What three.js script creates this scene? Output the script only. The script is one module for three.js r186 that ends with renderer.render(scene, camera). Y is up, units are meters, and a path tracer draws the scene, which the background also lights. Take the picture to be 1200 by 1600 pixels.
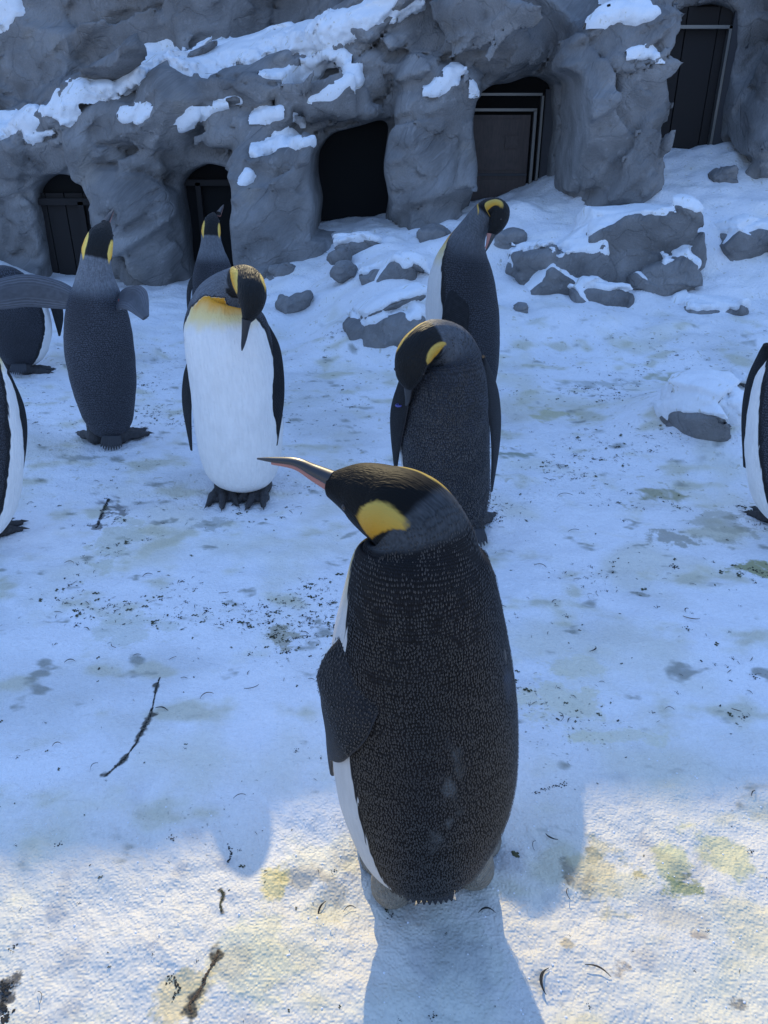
import * as THREE from 'three';
import { mergeGeometries } from 'three/addons/utils/BufferGeometryUtils.js';

// ------------------------------------------------------------------ camera, sky, sun, exposure
const scene = new THREE.Scene();
const CAM_H = 1.2, PITCH = 27 * Math.PI / 180, FOV = 67;
const camera = new THREE.PerspectiveCamera(FOV, 0.75, 0.05, 400);
camera.position.set(0, CAM_H, 0);
camera.rotation.set(-PITCH, 0, 0);
scene.add(camera);

const SUN_EL = 28.5 * Math.PI / 180, SUN_AZ = 6 * Math.PI / 180;      // behind the birds, a little to the left
const sunDir = new THREE.Vector3(-Math.sin(SUN_AZ) * Math.cos(SUN_EL), Math.sin(SUN_EL), -Math.cos(SUN_AZ) * Math.cos(SUN_EL));
{
  const W = 512, H = 256, data = new Float32Array(W * H * 4), d = new THREE.Vector3();
  for (let j = 0; j < H; j++) for (let i = 0; i < W; i++) {
    const el = ((j + 0.5) / H - 0.5) * Math.PI, az = ((i + 0.5) / W - 0.5) * 2 * Math.PI;
    d.set(Math.cos(el) * Math.cos(az), Math.sin(el), Math.cos(el) * Math.sin(az));
    const up = Math.max(0, d.y), h = Math.pow(1 - up, 3.5), k = (j * W + i) * 4;
    const c = Math.max(0, d.dot(sunDir)), g = 0.35 * Math.pow(c, 8) + 0.5 * Math.pow(c, 60);
    const zen = [0.2, 0.375, 0.79], hor = [0.6, 0.77, 0.99];
    for (let q = 0; q < 3; q++) data[k + q] = ((zen[q] * (1 - h) + hor[q] * h) + g * [1, 0.95, 0.85][q]) * 0.92;
    if (d.y < 0) { data[k] = 0.4; data[k + 1] = 0.5; data[k + 2] = 0.7; }
    data[k + 3] = 1;
  }
  const sky = new THREE.DataTexture(data, W, H, THREE.RGBAFormat, THREE.FloatType);
  sky.mapping = THREE.EquirectangularReflectionMapping; sky.magFilter = THREE.LinearFilter; sky.minFilter = THREE.LinearFilter;
  sky.needsUpdate = true;
  scene.background = sky; scene.environment = sky;
}
const sun = new THREE.DirectionalLight(new THREE.Color().setRGB(1, 0.83, 0.5), 2.5);
sun.target.position.set(0, 0, -2); sun.position.copy(sunDir).multiplyScalar(20).add(sun.target.position);
sun.castShadow = true; sun.shadow.radius = 1; sun.shadow.mapSize.set(4096, 4096);
Object.assign(sun.shadow.camera, { left: -8, right: 8, top: 8, bottom: -8, near: 1, far: 60 });
scene.add(sun, sun.target);

const renderer = new THREE.WebGLRenderer({ antialias: true });
renderer.toneMapping = THREE.LinearToneMapping;
renderer.toneMappingExposure = 1.5;
renderer.shadowMap.enabled = true;

// ------------------------------------------------------------------ helpers
const V = (x, y, z) => new THREE.Vector3(x, y, z);
const clamp = (x, a = 0, b = 1) => x < a ? a : x > b ? b : x;
const lerp = (a, b, t) => a + (b - a) * t;
const sstep = (a, b, x) => { const t = clamp((x - a) / (b - a)); return t * t * (3 - 2 * t); };
const smin = (a, b, k) => { const h = Math.max(k - Math.abs(a - b), 0) / k; return Math.min(a, b) - h * h * k * 0.25; };
const smax = (a, b, k) => -smin(-a, -b, k);
function rng(seed) { let s = seed >>> 0; return () => { s = (s + 0x6d2b79f5) | 0; let t = Math.imul(s ^ (s >>> 15), 1 | s); t = (t + Math.imul(t ^ (t >>> 7), 61 | t)) ^ t; return ((t ^ (t >>> 14)) >>> 0) / 4294967296; }; }
const hashi = (x, y, z) => { let h = Math.imul(x, 374761393) ^ Math.imul(y, 668265263) ^ Math.imul(z, 2147483647 - 91); h = Math.imul(h ^ (h >>> 13), 1274126177); h = Math.imul(h ^ (h >>> 15), 2246822519); return (h ^ (h >>> 16)) >>> 0; };
const h01 = (x, y, z) => hashi(x, y, z) / 4294967296;
const PERM = new Uint8Array(512); { const r = rng(1234), p = [...Array(256).keys()]; for (let i = 255; i > 0; i--) { const j = Math.floor(r() * (i + 1)); [p[i], p[j]] = [p[j], p[i]]; } for (let i = 0; i < 512; i++) PERM[i] = p[i & 255]; }
const gr = (x, y, z, dx, dy, dz) => { const h = PERM[PERM[PERM[x & 255] + (y & 255)] + (z & 255)] & 15, u = h < 8 ? dx : dy, v = h < 4 ? dy : h === 12 || h === 14 ? dx : dz; return ((h & 1) ? -u : u) + ((h & 2) ? -v : v); };
function noise(x, y, z) {                                   // gradient noise, about -0.8 .. 0.8
  const X = Math.floor(x), Y = Math.floor(y), Z = Math.floor(z), a = x - X, b = y - Y, c = z - Z;
  const u = a * a * a * (a * (a * 6 - 15) + 10), v = b * b * b * (b * (b * 6 - 15) + 10), w = c * c * c * (c * (c * 6 - 15) + 10);
  return lerp(lerp(lerp(gr(X, Y, Z, a, b, c), gr(X + 1, Y, Z, a - 1, b, c), u), lerp(gr(X, Y + 1, Z, a, b - 1, c), gr(X + 1, Y + 1, Z, a - 1, b - 1, c), u), v),
    lerp(lerp(gr(X, Y, Z + 1, a, b, c - 1), gr(X + 1, Y, Z + 1, a - 1, b, c - 1), u), lerp(gr(X, Y + 1, Z + 1, a, b - 1, c - 1), gr(X + 1, Y + 1, Z + 1, a - 1, b - 1, c - 1), u), v), w);
}
function fbm(x, y, z, o = 4) { let s = 0, a = 0.5, f = 1; for (let i = 0; i < o; i++) { s += a * noise(x * f + i * 17.3, y * f - i * 9.1, z * f + i * 5.7); f *= 2.03; a *= 0.5; } return s; }
function facet(x, y, z) {                                   // flat tilted plates with creases between them
  const X = Math.floor(x), Y = Math.floor(y), Z = Math.floor(z); let f1 = 9, f2 = 9, v1 = 0, v2 = 0;
  for (let i = -1; i < 2; i++) for (let j = -1; j < 2; j++) for (let k = -1; k < 2; k++) {
    const h = hashi(X + i, Y + j, Z + k), cx = X + i + (h & 255) / 255, cy = Y + j + ((h >>> 8) & 255) / 255, cz = Z + k + ((h >>> 16) & 255) / 255;
    const dx = x - cx, dy = y - cy, dz = z - cz, d = dx * dx + dy * dy + dz * dz;
    if (d < f2) {
      const r = h01(X + i + 71, Y + j, Z + k) - 0.5, tx = h01(X + i, Y + j + 31, Z + k) - 0.5, ty = h01(X + i, Y + j, Z + k + 57) - 0.5;
      const val = r * 0.62 + tx * dx * 3.0 + ty * dy * 2.6;
      if (d < f1) { f2 = f1; v2 = v1; f1 = d; v1 = val; } else { f2 = d; v2 = val; }
    }
  }
  const e = Math.sqrt(f2) - Math.sqrt(f1), w = sstep(0, 0.06, e);
  return { v: lerp((v1 + v2) / 2, v1, w), crease: 1 - sstep(0, 0.07, e) };
}
const C27 = Math.cos(PITCH), S27 = Math.sin(PITCH), FPX = 800 / Math.tan(FOV / 2 * Math.PI / 180);
// measuring aids, used to take real positions from the photograph: a point at depth z, and the x of a column at height y
function at(px, py, z) { const a = (px - 600) / FPX, b = (800 - py) / FPX, dx = a, dy = -S27 + b * C27, dz = -C27 - b * S27, t = z / dz; return V(dx * t, CAM_H + dy * t, z); }
const X = (px, y, z) => (px - 600) / FPX * (-z * C27 + (CAM_H - y) * S27);

const taken = {};
function numbered(n) { taken[n] = (taken[n] ?? -1) + 1; return taken[n] ? n + '_' + String(taken[n]).padStart(3, '0') : n; }
function tag(o, label, category, group, kind) { if (label) o.userData.label = label; if (category) o.userData.category = category; if (group) o.userData.group = group; if (kind) o.userData.kind = kind; return o; }
function base(name, p = V(0, 0, 0)) { const g = new THREE.Group(); g.name = numbered(name); g.position.copy(p); scene.add(g); return g; }
function mesh(name, geo, mat, parent = scene) { const m = new THREE.Mesh(geo, mat); m.name = parent === scene ? numbered(name) : name; m.castShadow = m.receiveShadow = true; parent.add(m); return m; }
function box(w, h, d, x = 0, y = 0, z = 0, rot) { const g = new THREE.BoxGeometry(w, h, d); if (rot) g.rotateZ(rot); g.translate(x, y, z); return g; }

function netMesh(sdf, lo, hi, h, margin = 0.1) {            // naive surface nets over the blocks that the surface passes
  const n = [0, 1, 2].map((i) => Math.ceil((hi[i] - lo[i]) / h / 8) * 8), [nx, ny, nz] = n, px = nx + 1, py = ny + 1, pz = nz + 1;
  const val = new Float32Array(px * py * pz).fill(NaN), cell = new Int32Array(nx * ny * nz).fill(-1), act = [];
  const reach = 8 * h * 0.87 + margin;
  for (let k = 0; k < nz; k += 8) for (let j = 0; j < ny; j += 8) for (let i = 0; i < nx; i += 8)
    if (Math.abs(sdf(lo[0] + (i + 4) * h, lo[1] + (j + 4) * h, lo[2] + (k + 4) * h)) < reach) act.push([i, j, k]);
  for (const [bi, bj, bk] of act) for (let k = bk; k <= bk + 8; k++) for (let j = bj; j <= bj + 8; j++) for (let i = bi; i <= bi + 8; i++) {
    const q = (k * py + j) * px + i; if (val[q] !== val[q]) val[q] = sdf(lo[0] + i * h, lo[1] + j * h, lo[2] + k * h);
  }
  const pos = [], E = [[0, 1], [2, 3], [4, 5], [6, 7], [0, 2], [1, 3], [4, 6], [5, 7], [0, 4], [1, 5], [2, 6], [3, 7]], c = new Float64Array(8);
  const cells = [];
  for (const [bi, bj, bk] of act) for (let k = bk; k < bk + 8; k++) for (let j = bj; j < bj + 8; j++) for (let i = bi; i < bi + 8; i++) {
    let neg = 0;
    for (let q = 0; q < 8; q++) { c[q] = val[((k + (q >> 2)) * py + j + ((q >> 1) & 1)) * px + i + (q & 1)]; if (c[q] < 0) neg++; }
    if (neg === 0 || neg === 8) continue;
    let x = 0, y = 0, z = 0, m = 0;
    for (const [a, b] of E) if ((c[a] < 0) !== (c[b] < 0)) { const t = c[a] / (c[a] - c[b]); x += lerp(a & 1, b & 1, t); y += lerp((a >> 1) & 1, (b >> 1) & 1, t); z += lerp(a >> 2, b >> 2, t); m++; }
    cell[(k * ny + j) * nx + i] = pos.length / 3; cells.push(i, j, k);
    pos.push(lo[0] + (i + x / m) * h, lo[1] + (j + y / m) * h, lo[2] + (k + z / m) * h);
  }
  const idx = [], at3 = (i, j, k) => i < 0 || j < 0 || k < 0 ? -1 : cell[(k * ny + j) * nx + i];
  for (let q = 0; q < cells.length; q += 3) {
    const i = cells[q], j = cells[q + 1], k = cells[q + 2], o = val[(k * py + j) * px + i] < 0;
    const quad = (a, b, d, e, flip) => { if (a < 0 || b < 0 || d < 0 || e < 0) return; if (flip) idx.push(a, d, b, a, e, d); else idx.push(a, b, d, a, d, e); };
    if (o !== val[(k * py + j) * px + i + 1] < 0) quad(at3(i, j - 1, k - 1), at3(i, j, k - 1), at3(i, j, k), at3(i, j - 1, k), !o);
    if (o !== val[(k * py + j + 1) * px + i] < 0) quad(at3(i - 1, j, k - 1), at3(i - 1, j, k), at3(i, j, k), at3(i, j, k - 1), !o);
    if (o !== val[((k + 1) * py + j) * px + i] < 0) quad(at3(i - 1, j - 1, k), at3(i, j - 1, k), at3(i, j, k), at3(i - 1, j, k), !o);
  }
  const g = new THREE.BufferGeometry();
  g.setAttribute('position', new THREE.Float32BufferAttribute(pos, 3)); g.setIndex(idx); g.computeVertexNormals();
  return g;
}
function obliqueUV(g, s) { const p = g.attributes.position, uv = new Float32Array(p.count * 2); for (let i = 0; i < p.count; i++) { uv[2 * i] = (p.getX(i) + p.getZ(i) * 0.71) / s; uv[2 * i + 1] = (p.getY(i) + p.getZ(i) * 0.63) / s; } g.setAttribute('uv', new THREE.BufferAttribute(uv, 2)); return g; }
function paintVerts(g, f) { const p = g.attributes.position, n = g.attributes.normal, c = new Float32Array(p.count * 3); for (let i = 0; i < p.count; i++) { const q = f(p.getX(i), p.getY(i), p.getZ(i), n.getX(i), n.getY(i), n.getZ(i)); c.set(q, 3 * i); } g.setAttribute('color', new THREE.BufferAttribute(c, 3)); return g; }
const toS = (x) => Math.round(255 * clamp(x <= 0.0031308 ? 12.92 * x : 1.055 * Math.pow(x, 1 / 2.4) - 0.055));
function tex(w, h, f, color) {                              // f(u, v) gives linear [r, g, b] for colour, a number for bump
  const d = new Uint8Array(w * h * 4);
  for (let j = 0; j < h; j++) for (let i = 0; i < w; i++) { const c = f((i + 0.5) / w, (j + 0.5) / h), k = (j * w + i) * 4; if (color) { d[k] = toS(c[0]); d[k + 1] = toS(c[1]); d[k + 2] = toS(c[2]); } else d[k] = d[k + 1] = d[k + 2] = Math.round(255 * clamp(c)); d[k + 3] = 255; }
  const t = new THREE.DataTexture(d, w, h); t.magFilter = THREE.LinearFilter; t.minFilter = THREE.LinearMipmapLinearFilter; t.generateMipmaps = true;
  t.wrapS = t.wrapT = THREE.RepeatWrapping; if (color) t.colorSpace = THREE.SRGBColorSpace; t.needsUpdate = true; return t;
}
// noise that tiles: sums of gradient noise on a torus-like wrapped lattice
function tnoise(u, v, n, s) { const x = u * n, y = v * n, Xi = Math.floor(x), Yi = Math.floor(y), a = x - Xi, b = y - Yi, w = (q) => ((q % n) + n) % n; const A = a * a * (3 - 2 * a), B = b * b * (3 - 2 * b); const r = (i, j) => h01(w(i), w(j), s); return lerp(lerp(r(Xi, Yi), r(Xi + 1, Yi), A), lerp(r(Xi, Yi + 1), r(Xi + 1, Yi + 1), A), B); }
const tfbm = (u, v, n, s, o = 4) => { let t = 0, a = 0.5; for (let i = 0; i < o; i++) { t += a * tnoise(u, v, n << i, s + i); a *= 0.5; } return t; };

// ------------------------------------------------------------------ terrain
const COLS = [[-6, [[-5.2, 0], [-5.9, 0.02], [-6.6, 0.03]]], [-1.25, [[-5.2, 0], [-5.9, 0.0], [-6.6, 0.02]]], [-0.62, [[-4.5, 0], [-5.2, 0.13], [-5.9, 0.3], [-6.6, 0.42]]],
  [0.08, [[-4.05, 0], [-4.32, 0.2], [-4.62, 0.24], [-4.95, 0.37], [-5.5, 0.43], [-6.6, 0.48]]], [0.75, [[-4.2, 0], [-4.8, 0.17], [-5.15, 0.27], [-5.4, 0.5], [-5.9, 0.54], [-6.6, 0.6]]],
  [1.8, [[-3.9, 0], [-4.7, 0.13], [-5.1, 0.27], [-5.42, 0.58], [-5.9, 0.76], [-6.6, 0.95]]], [3, [[-3.9, 0], [-4.8, 0.17], [-5.3, 0.45], [-5.6, 0.66], [-6.6, 1.04]]], [8, [[-3.9, 0], [-4.8, 0.17], [-5.3, 0.45], [-5.6, 0.66], [-6.6, 1.04]]]];
function prof(a, z) { if (z >= a[0][0]) return a[0][1]; for (let i = 1; i < a.length; i++) if (z >= a[i][0]) return lerp(a[i - 1][1], a[i][1], sstep(0, 1, (z - a[i - 1][0]) / (a[i][0] - a[i - 1][0])) * 0.6 + 0.4 * (z - a[i - 1][0]) / (a[i][0] - a[i - 1][0])); return a[a.length - 1][1]; }
function ground0(x, z) {
  let i = 0; while (i < COLS.length - 2 && x > COLS[i + 1][0]) i++;
  const t = sstep(0, 1, (x - COLS[i][0]) / (COLS[i + 1][0] - COLS[i][0]));
  let y = lerp(prof(COLS[i][1], z), prof(COLS[i + 1][1], z), t);
  y += 0.24 * Math.exp(-(((x - 1.45) / 0.36) ** 2) - (((z + 3.1) / 0.34) ** 2));         // snowed-over rock at the right
  y += 0.2 * Math.exp(-(((x + 3.0) / 0.22) ** 2) - (((z + 6.15) / 0.3) ** 2));         // bank at the cliff foot, left
  y += 0.10 * Math.exp(-(((x - 0.95) / 0.2) ** 2) - (((z + 5.95) / 0.25) ** 2));
  return y;
}
const hardCrust = (x, z) => sstep(-0.9, -1.35, z + 0.25 * noise(x * 1.3, z * 1.3, 3));   // 0 near the glass: trodden grainy snow; 1: smoother
function ground(x, z) {
  const d = Math.hypot(x, z), far = sstep(3.4, 4.6, -z);
  let y = ground0(x, z) + 0.018 * fbm(x * 1.1, 2, z * 1.1, 3) + (0.012 + 0.03 * far) * fbm(x * 3.1, 7, z * 3.1, 3);
  y += far * 0.05 * Math.abs(noise(x * 3.4, 1, z * 4.5));
  if (d < 7) y += 0.012 * fbm(x * 12, 4, z * 12, 3) + 0.008 * Math.abs(noise(x * 7, 14, z * 7));
  if (d < 3.4) { const g = 1 - hardCrust(x, z); y += (0.0018 + 0.0045 * g) * (0.35 + 0.65 * sstep(-0.25, 0.3, noise(x * 5, 9, z * 5))) * fbm(x * 52, 8, z * 52, 3); }
  const hx = x + 0.02, hz = z + 0.93;                                                     // hollow trodden round the near bird
  y -= 0.014 * Math.exp(-((hx / 0.17) ** 2) - ((hz / 0.1) ** 2)) * (1 + fbm(x * 20, 1, z * 20, 2));
  return y;
}
function stain(x, z) {                                                                      // colour of the snow itself: guano, dust and algae
  const near = 1 - hardCrust(x, z); let c = [0.86 - 0.14 * near, 0.86 - 0.18 * near, 0.87 - 0.27 * near];
  const mix = (q, t) => { t = clamp(t); for (let i = 0; i < 3; i++) c[i] = lerp(c[i], q[i], t); };
  const a = fbm(x * 2.2 + 5, 3, z * 2.2, 4), b = fbm(x * 5 - 3, 6, z * 7, 4), d = fbm(x * 1.4, 11, z * 1.8 + 4, 3), up = sstep(4.2, 5, -z);
  mix([0.72, 0.68, 0.54], (sstep(0.0, 0.3, a) * 0.65 + sstep(0.03, 0.28, b) * 0.5) * (1 - 0.7 * up));
  mix([0.6, 0.6, 0.58], sstep(0.04, 0.32, d) * 0.6 * (1 - up));
  mix([0.58, 0.54, 0.38], sstep(0.17, 0.34, b) * 0.6 * (1 - up));
  mix([0.27, 0.27, 0.22], sstep(0.22, 0.42, fbm(x * 9 + 1, 16, z * 13, 4) + 0.12 * d) * 0.8 * (1 - up));
  for (const [g, rx, rz, q, k, n] of SPOTS) { const ax = (x - g.x) / rx, az = (z - g.z) / rz; let e = ax * ax + az * az; if (e > 3.2) continue; e = Math.sqrt(e) + 1.5 * fbm(x * n, 21, z * n * 1.2, 3) + 0.5 * fbm(x * n * 7, 5, z * n * 8, 3); mix(q, k * (1 - sstep(0.5, 0.95, e))); }
  for (const [q, w, k, bx] of LINES) { if (x < bx[0] || x > bx[1] || z < bx[2] || z > bx[3]) continue; let e = 9; for (let i = 0; i < q.length - 1; i++) { const a1 = q[i], b1 = q[i + 1], dx = b1.x - a1.x, dz = b1.z - a1.z, t = clamp(((x - a1.x) * dx + (z - a1.z) * dz) / (dx * dx + dz * dz)); e = Math.min(e, Math.hypot(x - a1.x - dx * t, z - a1.z - dz * t)); } if (e < w * 4) mix([0.07, 0.065, 0.05], k * (1 - sstep(0.3, 1, e / (w * (0.35 + 1.6 * sstep(-0.25, 0.35, noise(x * 22, 6, z * 22)))) + 1.5 * fbm(x * 60, 2, z * 60, 3)))); }
  return c;
}
const LINES = [[[[168, 1216], [195, 1192], [213, 1165], [224, 1142], [236, 1120], [243, 1090], [250, 1060]], 0.0065, 0.95], [[[300, 1588], [296, 1572], [310, 1555], [322, 1530], [336, 1505], [341, 1490]], 0.008, 1], [[[347, 1428], [344, 1415], [350, 1400], [344, 1392]], 0.004, 0.9], [[[150, 825], [160, 800], [170, 780]], 0.02, 0.8], [[[190, 805], [185, 790]], 0.02, 0.7]].map(([p, w, k]) => { const q = p.map(([a, b]) => hit0(a, b)), xs = q.map((v) => v.x), zs = q.map((v) => v.z); return [q, w, k, [Math.min(...xs) - 4 * w, Math.max(...xs) + 4 * w, Math.min(...zs) - 4 * w, Math.max(...zs) + 4 * w]]; });
const SPOTS = [[928, 1332, 0.018, 0.028, [0.32, 0.27, 0.16], 0.9, 40], [888, 1350, 0.014, 0.024, [0.28, 0.25, 0.18], 0.9, 44], [921, 1368, 0.016, 0.016, [0.3, 0.27, 0.2], 0.9, 44], [886, 1372, 0.012, 0.014, [0.2, 0.18, 0.13], 0.95, 50], [1062, 1372, 0.02, 0.016, [0.22, 0.24, 0.12], 0.85, 44], [1095, 1460, 0.02, 0.014, [0.42, 0.34, 0.26], 0.8, 44], [885, 1470, 0.014, 0.012, [0.45, 0.38, 0.26], 0.8, 44], [1150, 1565, 0.014, 0.012, [0.2, 0.19, 0.17], 0.85, 50], [1000, 1362, 0.014, 0.012, [0.5, 0.42, 0.2], 0.85, 44], [520, 1390, 0.03, 0.03, [0.5, 0.46, 0.36], 0.6, 30], [545, 1350, 0.03, 0.018, [0.7, 0.64, 0.46], 0.8, 30], [140, 1400, 0.1, 0.05, [0.66, 0.64, 0.58], 0.55, 20], [80, 1460, 0.08, 0.05, [0.62, 0.6, 0.56], 0.5, 20], [1110, 1430, 0.12, 0.06, [0.7, 0.66, 0.54], 0.6, 18],
  [1045, 1345, 0.05, 0.05, [0.6, 0.58, 0.34], 0.9, 14],
  [1140, 1335, 0.07, 0.07, [0.62, 0.58, 0.34], 0.85, 14],
  [1060, 1385, 0.035, 0.025, [0.3, 0.33, 0.13], 0.8, 30],
  [880, 1095, 0.12, 0.11, [0.74, 0.70, 0.54], 0.85, 14],
  [990, 1150, 0.12, 0.03, [0.74, 0.70, 0.52], 0.7, 14],
  [900, 1040, 0.06, 0.08, [0.74, 0.70, 0.54], 0.75, 14],
  [1190, 890, 0.1, 0.06, [0.36, 0.35, 0.17], 0.95, 14],
  [1030, 775, 0.1, 0.06, [0.32, 0.29, 0.12], 0.8, 14],
  [860, 650, 0.12, 0.1, [0.55, 0.5, 0.25], 0.7, 14],
  [800, 712, 0.12, 0.05, [0.28, 0.3, 0.2], 0.8, 14],
  [1055, 590, 0.16, 0.1, [0.4, 0.38, 0.2], 0.7, 14],
  [330, 660, 0.1, 0.07, [0.42, 0.46, 0.42], 0.6, 14],
  [185, 850, 0.09, 0.2, [0.62, 0.6, 0.44], 0.6, 14],
  [440, 995, 0.05, 0.06, [0.34, 0.3, 0.18], 0.75, 26],
  [480, 1365, 0.05, 0.035, [0.42, 0.38, 0.3], 0.7, 30],
  [430, 1375, 0.03, 0.04, [0.75, 0.6, 0.2], 0.7, 14],
  [395, 1500, 0.09, 0.09, [0.74, 0.68, 0.46], 0.7, 14],
  [290, 1560, 0.05, 0.06, [0.62, 0.5, 0.25], 0.7, 14],
  [940, 1360, 0.05, 0.08, [0.6, 0.52, 0.32], 0.7, 22],
  [900, 1370, 0.03, 0.04, [0.4, 0.35, 0.25], 0.6, 30],
  [970, 1515, 0.02, 0.015, [0.36, 0.3, 0.24], 0.8, 40],
  [1175, 1450, 0.06, 0.06, [0.7, 0.63, 0.44], 0.7, 14],
  [520, 1330, 0.09, 0.06, [0.8, 0.74, 0.56], 0.6, 14],
  [720, 1500, 0.07, 0.14, [0.6, 0.6, 0.5], 0.5, 14],
  [5, 1560, 0.02, 0.05, [0.06, 0.06, 0.06], 0.95, 50],
  [200, 980, 0.12, 0.1, [0.66, 0.66, 0.56], 0.6, 14],
  [650, 1570, 0.1, 0.06, [0.66, 0.66, 0.58], 0.5, 14],
  [125, 715, 0.1, 0.04, [0.3, 0.3, 0.24], 0.7, 20],
  [1130, 820, 0.12, 0.12, [0.42, 0.4, 0.3], 0.6, 18],
  [330, 820, 0.08, 0.06, [0.36, 0.36, 0.3], 0.6, 24],
  [930, 600, 0.25, 0.06, [0.45, 0.46, 0.42], 0.7, 16],
  [1050, 840, 0.1, 0.06, [0.3, 0.28, 0.2], 0.7, 26]].map(([px, py, ...r]) => [hit0(px, py), ...r]);

function hit0(px, py) { const p = at(px, py, -1), dy = p.y - CAM_H; return V(p.x * -CAM_H / dy, 0, p.z * -CAM_H / dy); }     // on the flat ground
function hitG(px, py) { const p = at(px, py, -1), d = V(p.x, p.y - CAM_H, p.z); for (let t = 0.5; t < 8; t += 0.01) { const q = d.clone().multiplyScalar(t); if (q.y + CAM_H < ground(q.x, q.z)) return V(q.x, q.y + CAM_H, q.z); } return V(d.x * 7, 0, d.z * 7); }

const snowBump = tex(1024, 1024, (u, v) => 0.34 * tfbm(u, v, 64, 3, 3) + 0.36 * tfbm(u, v, 12, 9, 5) + 0.3 * tfbm(u, v, 150, 23, 2));
const snowTint = tex(1024, 1024, (u, v) => { const n = tfbm(u, v, 6, 31, 6), q = tnoise(u, v, 256, 77), s = tfbm(u, v, 40, 51, 3); let k = 0.93 + 0.09 * n + 0.05 * (q - 0.5); const d = sstep(0.64, 0.72, s); return [k * (1 - d * 0.22), k * (1 - d * 0.25), k * (1 - d * 0.34)]; }, true);
const snowMat = new THREE.MeshPhysicalMaterial({ vertexColors: true, map: snowTint, bumpMap: snowBump, bumpScale: 0.014, roughness: 0.62, specularIntensity: 0.45 });
// the trodden strip up to the resting birds: its own map, 3 m by 1.9 m, so that crumbs and stain edges stay crisp
const NX0 = -1.5, NZ0 = -0.5, NW = 3.0, ND = 1.9;
function stainFine(x, z) {
  const c = stain(x, z), near = 1 - hardCrust(x, z), dirt = sstep(-0.02, 0.3, fbm(x * 2.1 + 3, 5, z * 2.6, 3));
  const g = noise(x * 260, 1, z * 260), g2 = noise(x * 90, 4, z * 90), k = 1 + (0.05 + 0.04 * near) * g + 0.05 * g2;
  const sp = noise(x * 150 + 9, 30, z * 210) + 0.55 * noise(x * 48, 31, z * 60), d = sstep(0.72 - 0.2 * dirt, 0.9 - 0.2 * dirt, sp) * (0.25 + 0.65 * dirt) * (1 - 0.45 * near);
  const wet = sstep(0.1, 0.3, fbm(x * 7, 40, z * 7, 4)) * near * 0.25;
  return [lerp(c[0] * k, 0.1, d) * (1 - wet), lerp(c[1] * k, 0.095, d) * (1 - wet * 0.95), lerp(c[2] * k, 0.06, d) * (1 - wet * 0.8)];
}
const nearTint = tex(1792, 1136, (u, v) => stainFine(NX0 + u * NW, NZ0 - ND + v * ND), true);
const grit = tex(1024, 1024, (u, v) => 0.3 * tfbm(u, v, 24, 3, 3) + 0.4 * tfbm(u, v, 90, 9, 2) + 0.3 * tnoise(u, v, 220, 23));
grit.repeat.set(NW / 0.75, ND / 0.75);
const nearMat = new THREE.MeshPhysicalMaterial({ map: nearTint, bumpMap: grit, bumpScale: 0.0046, roughness: 0.55, specularIntensity: 0.5 });
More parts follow.
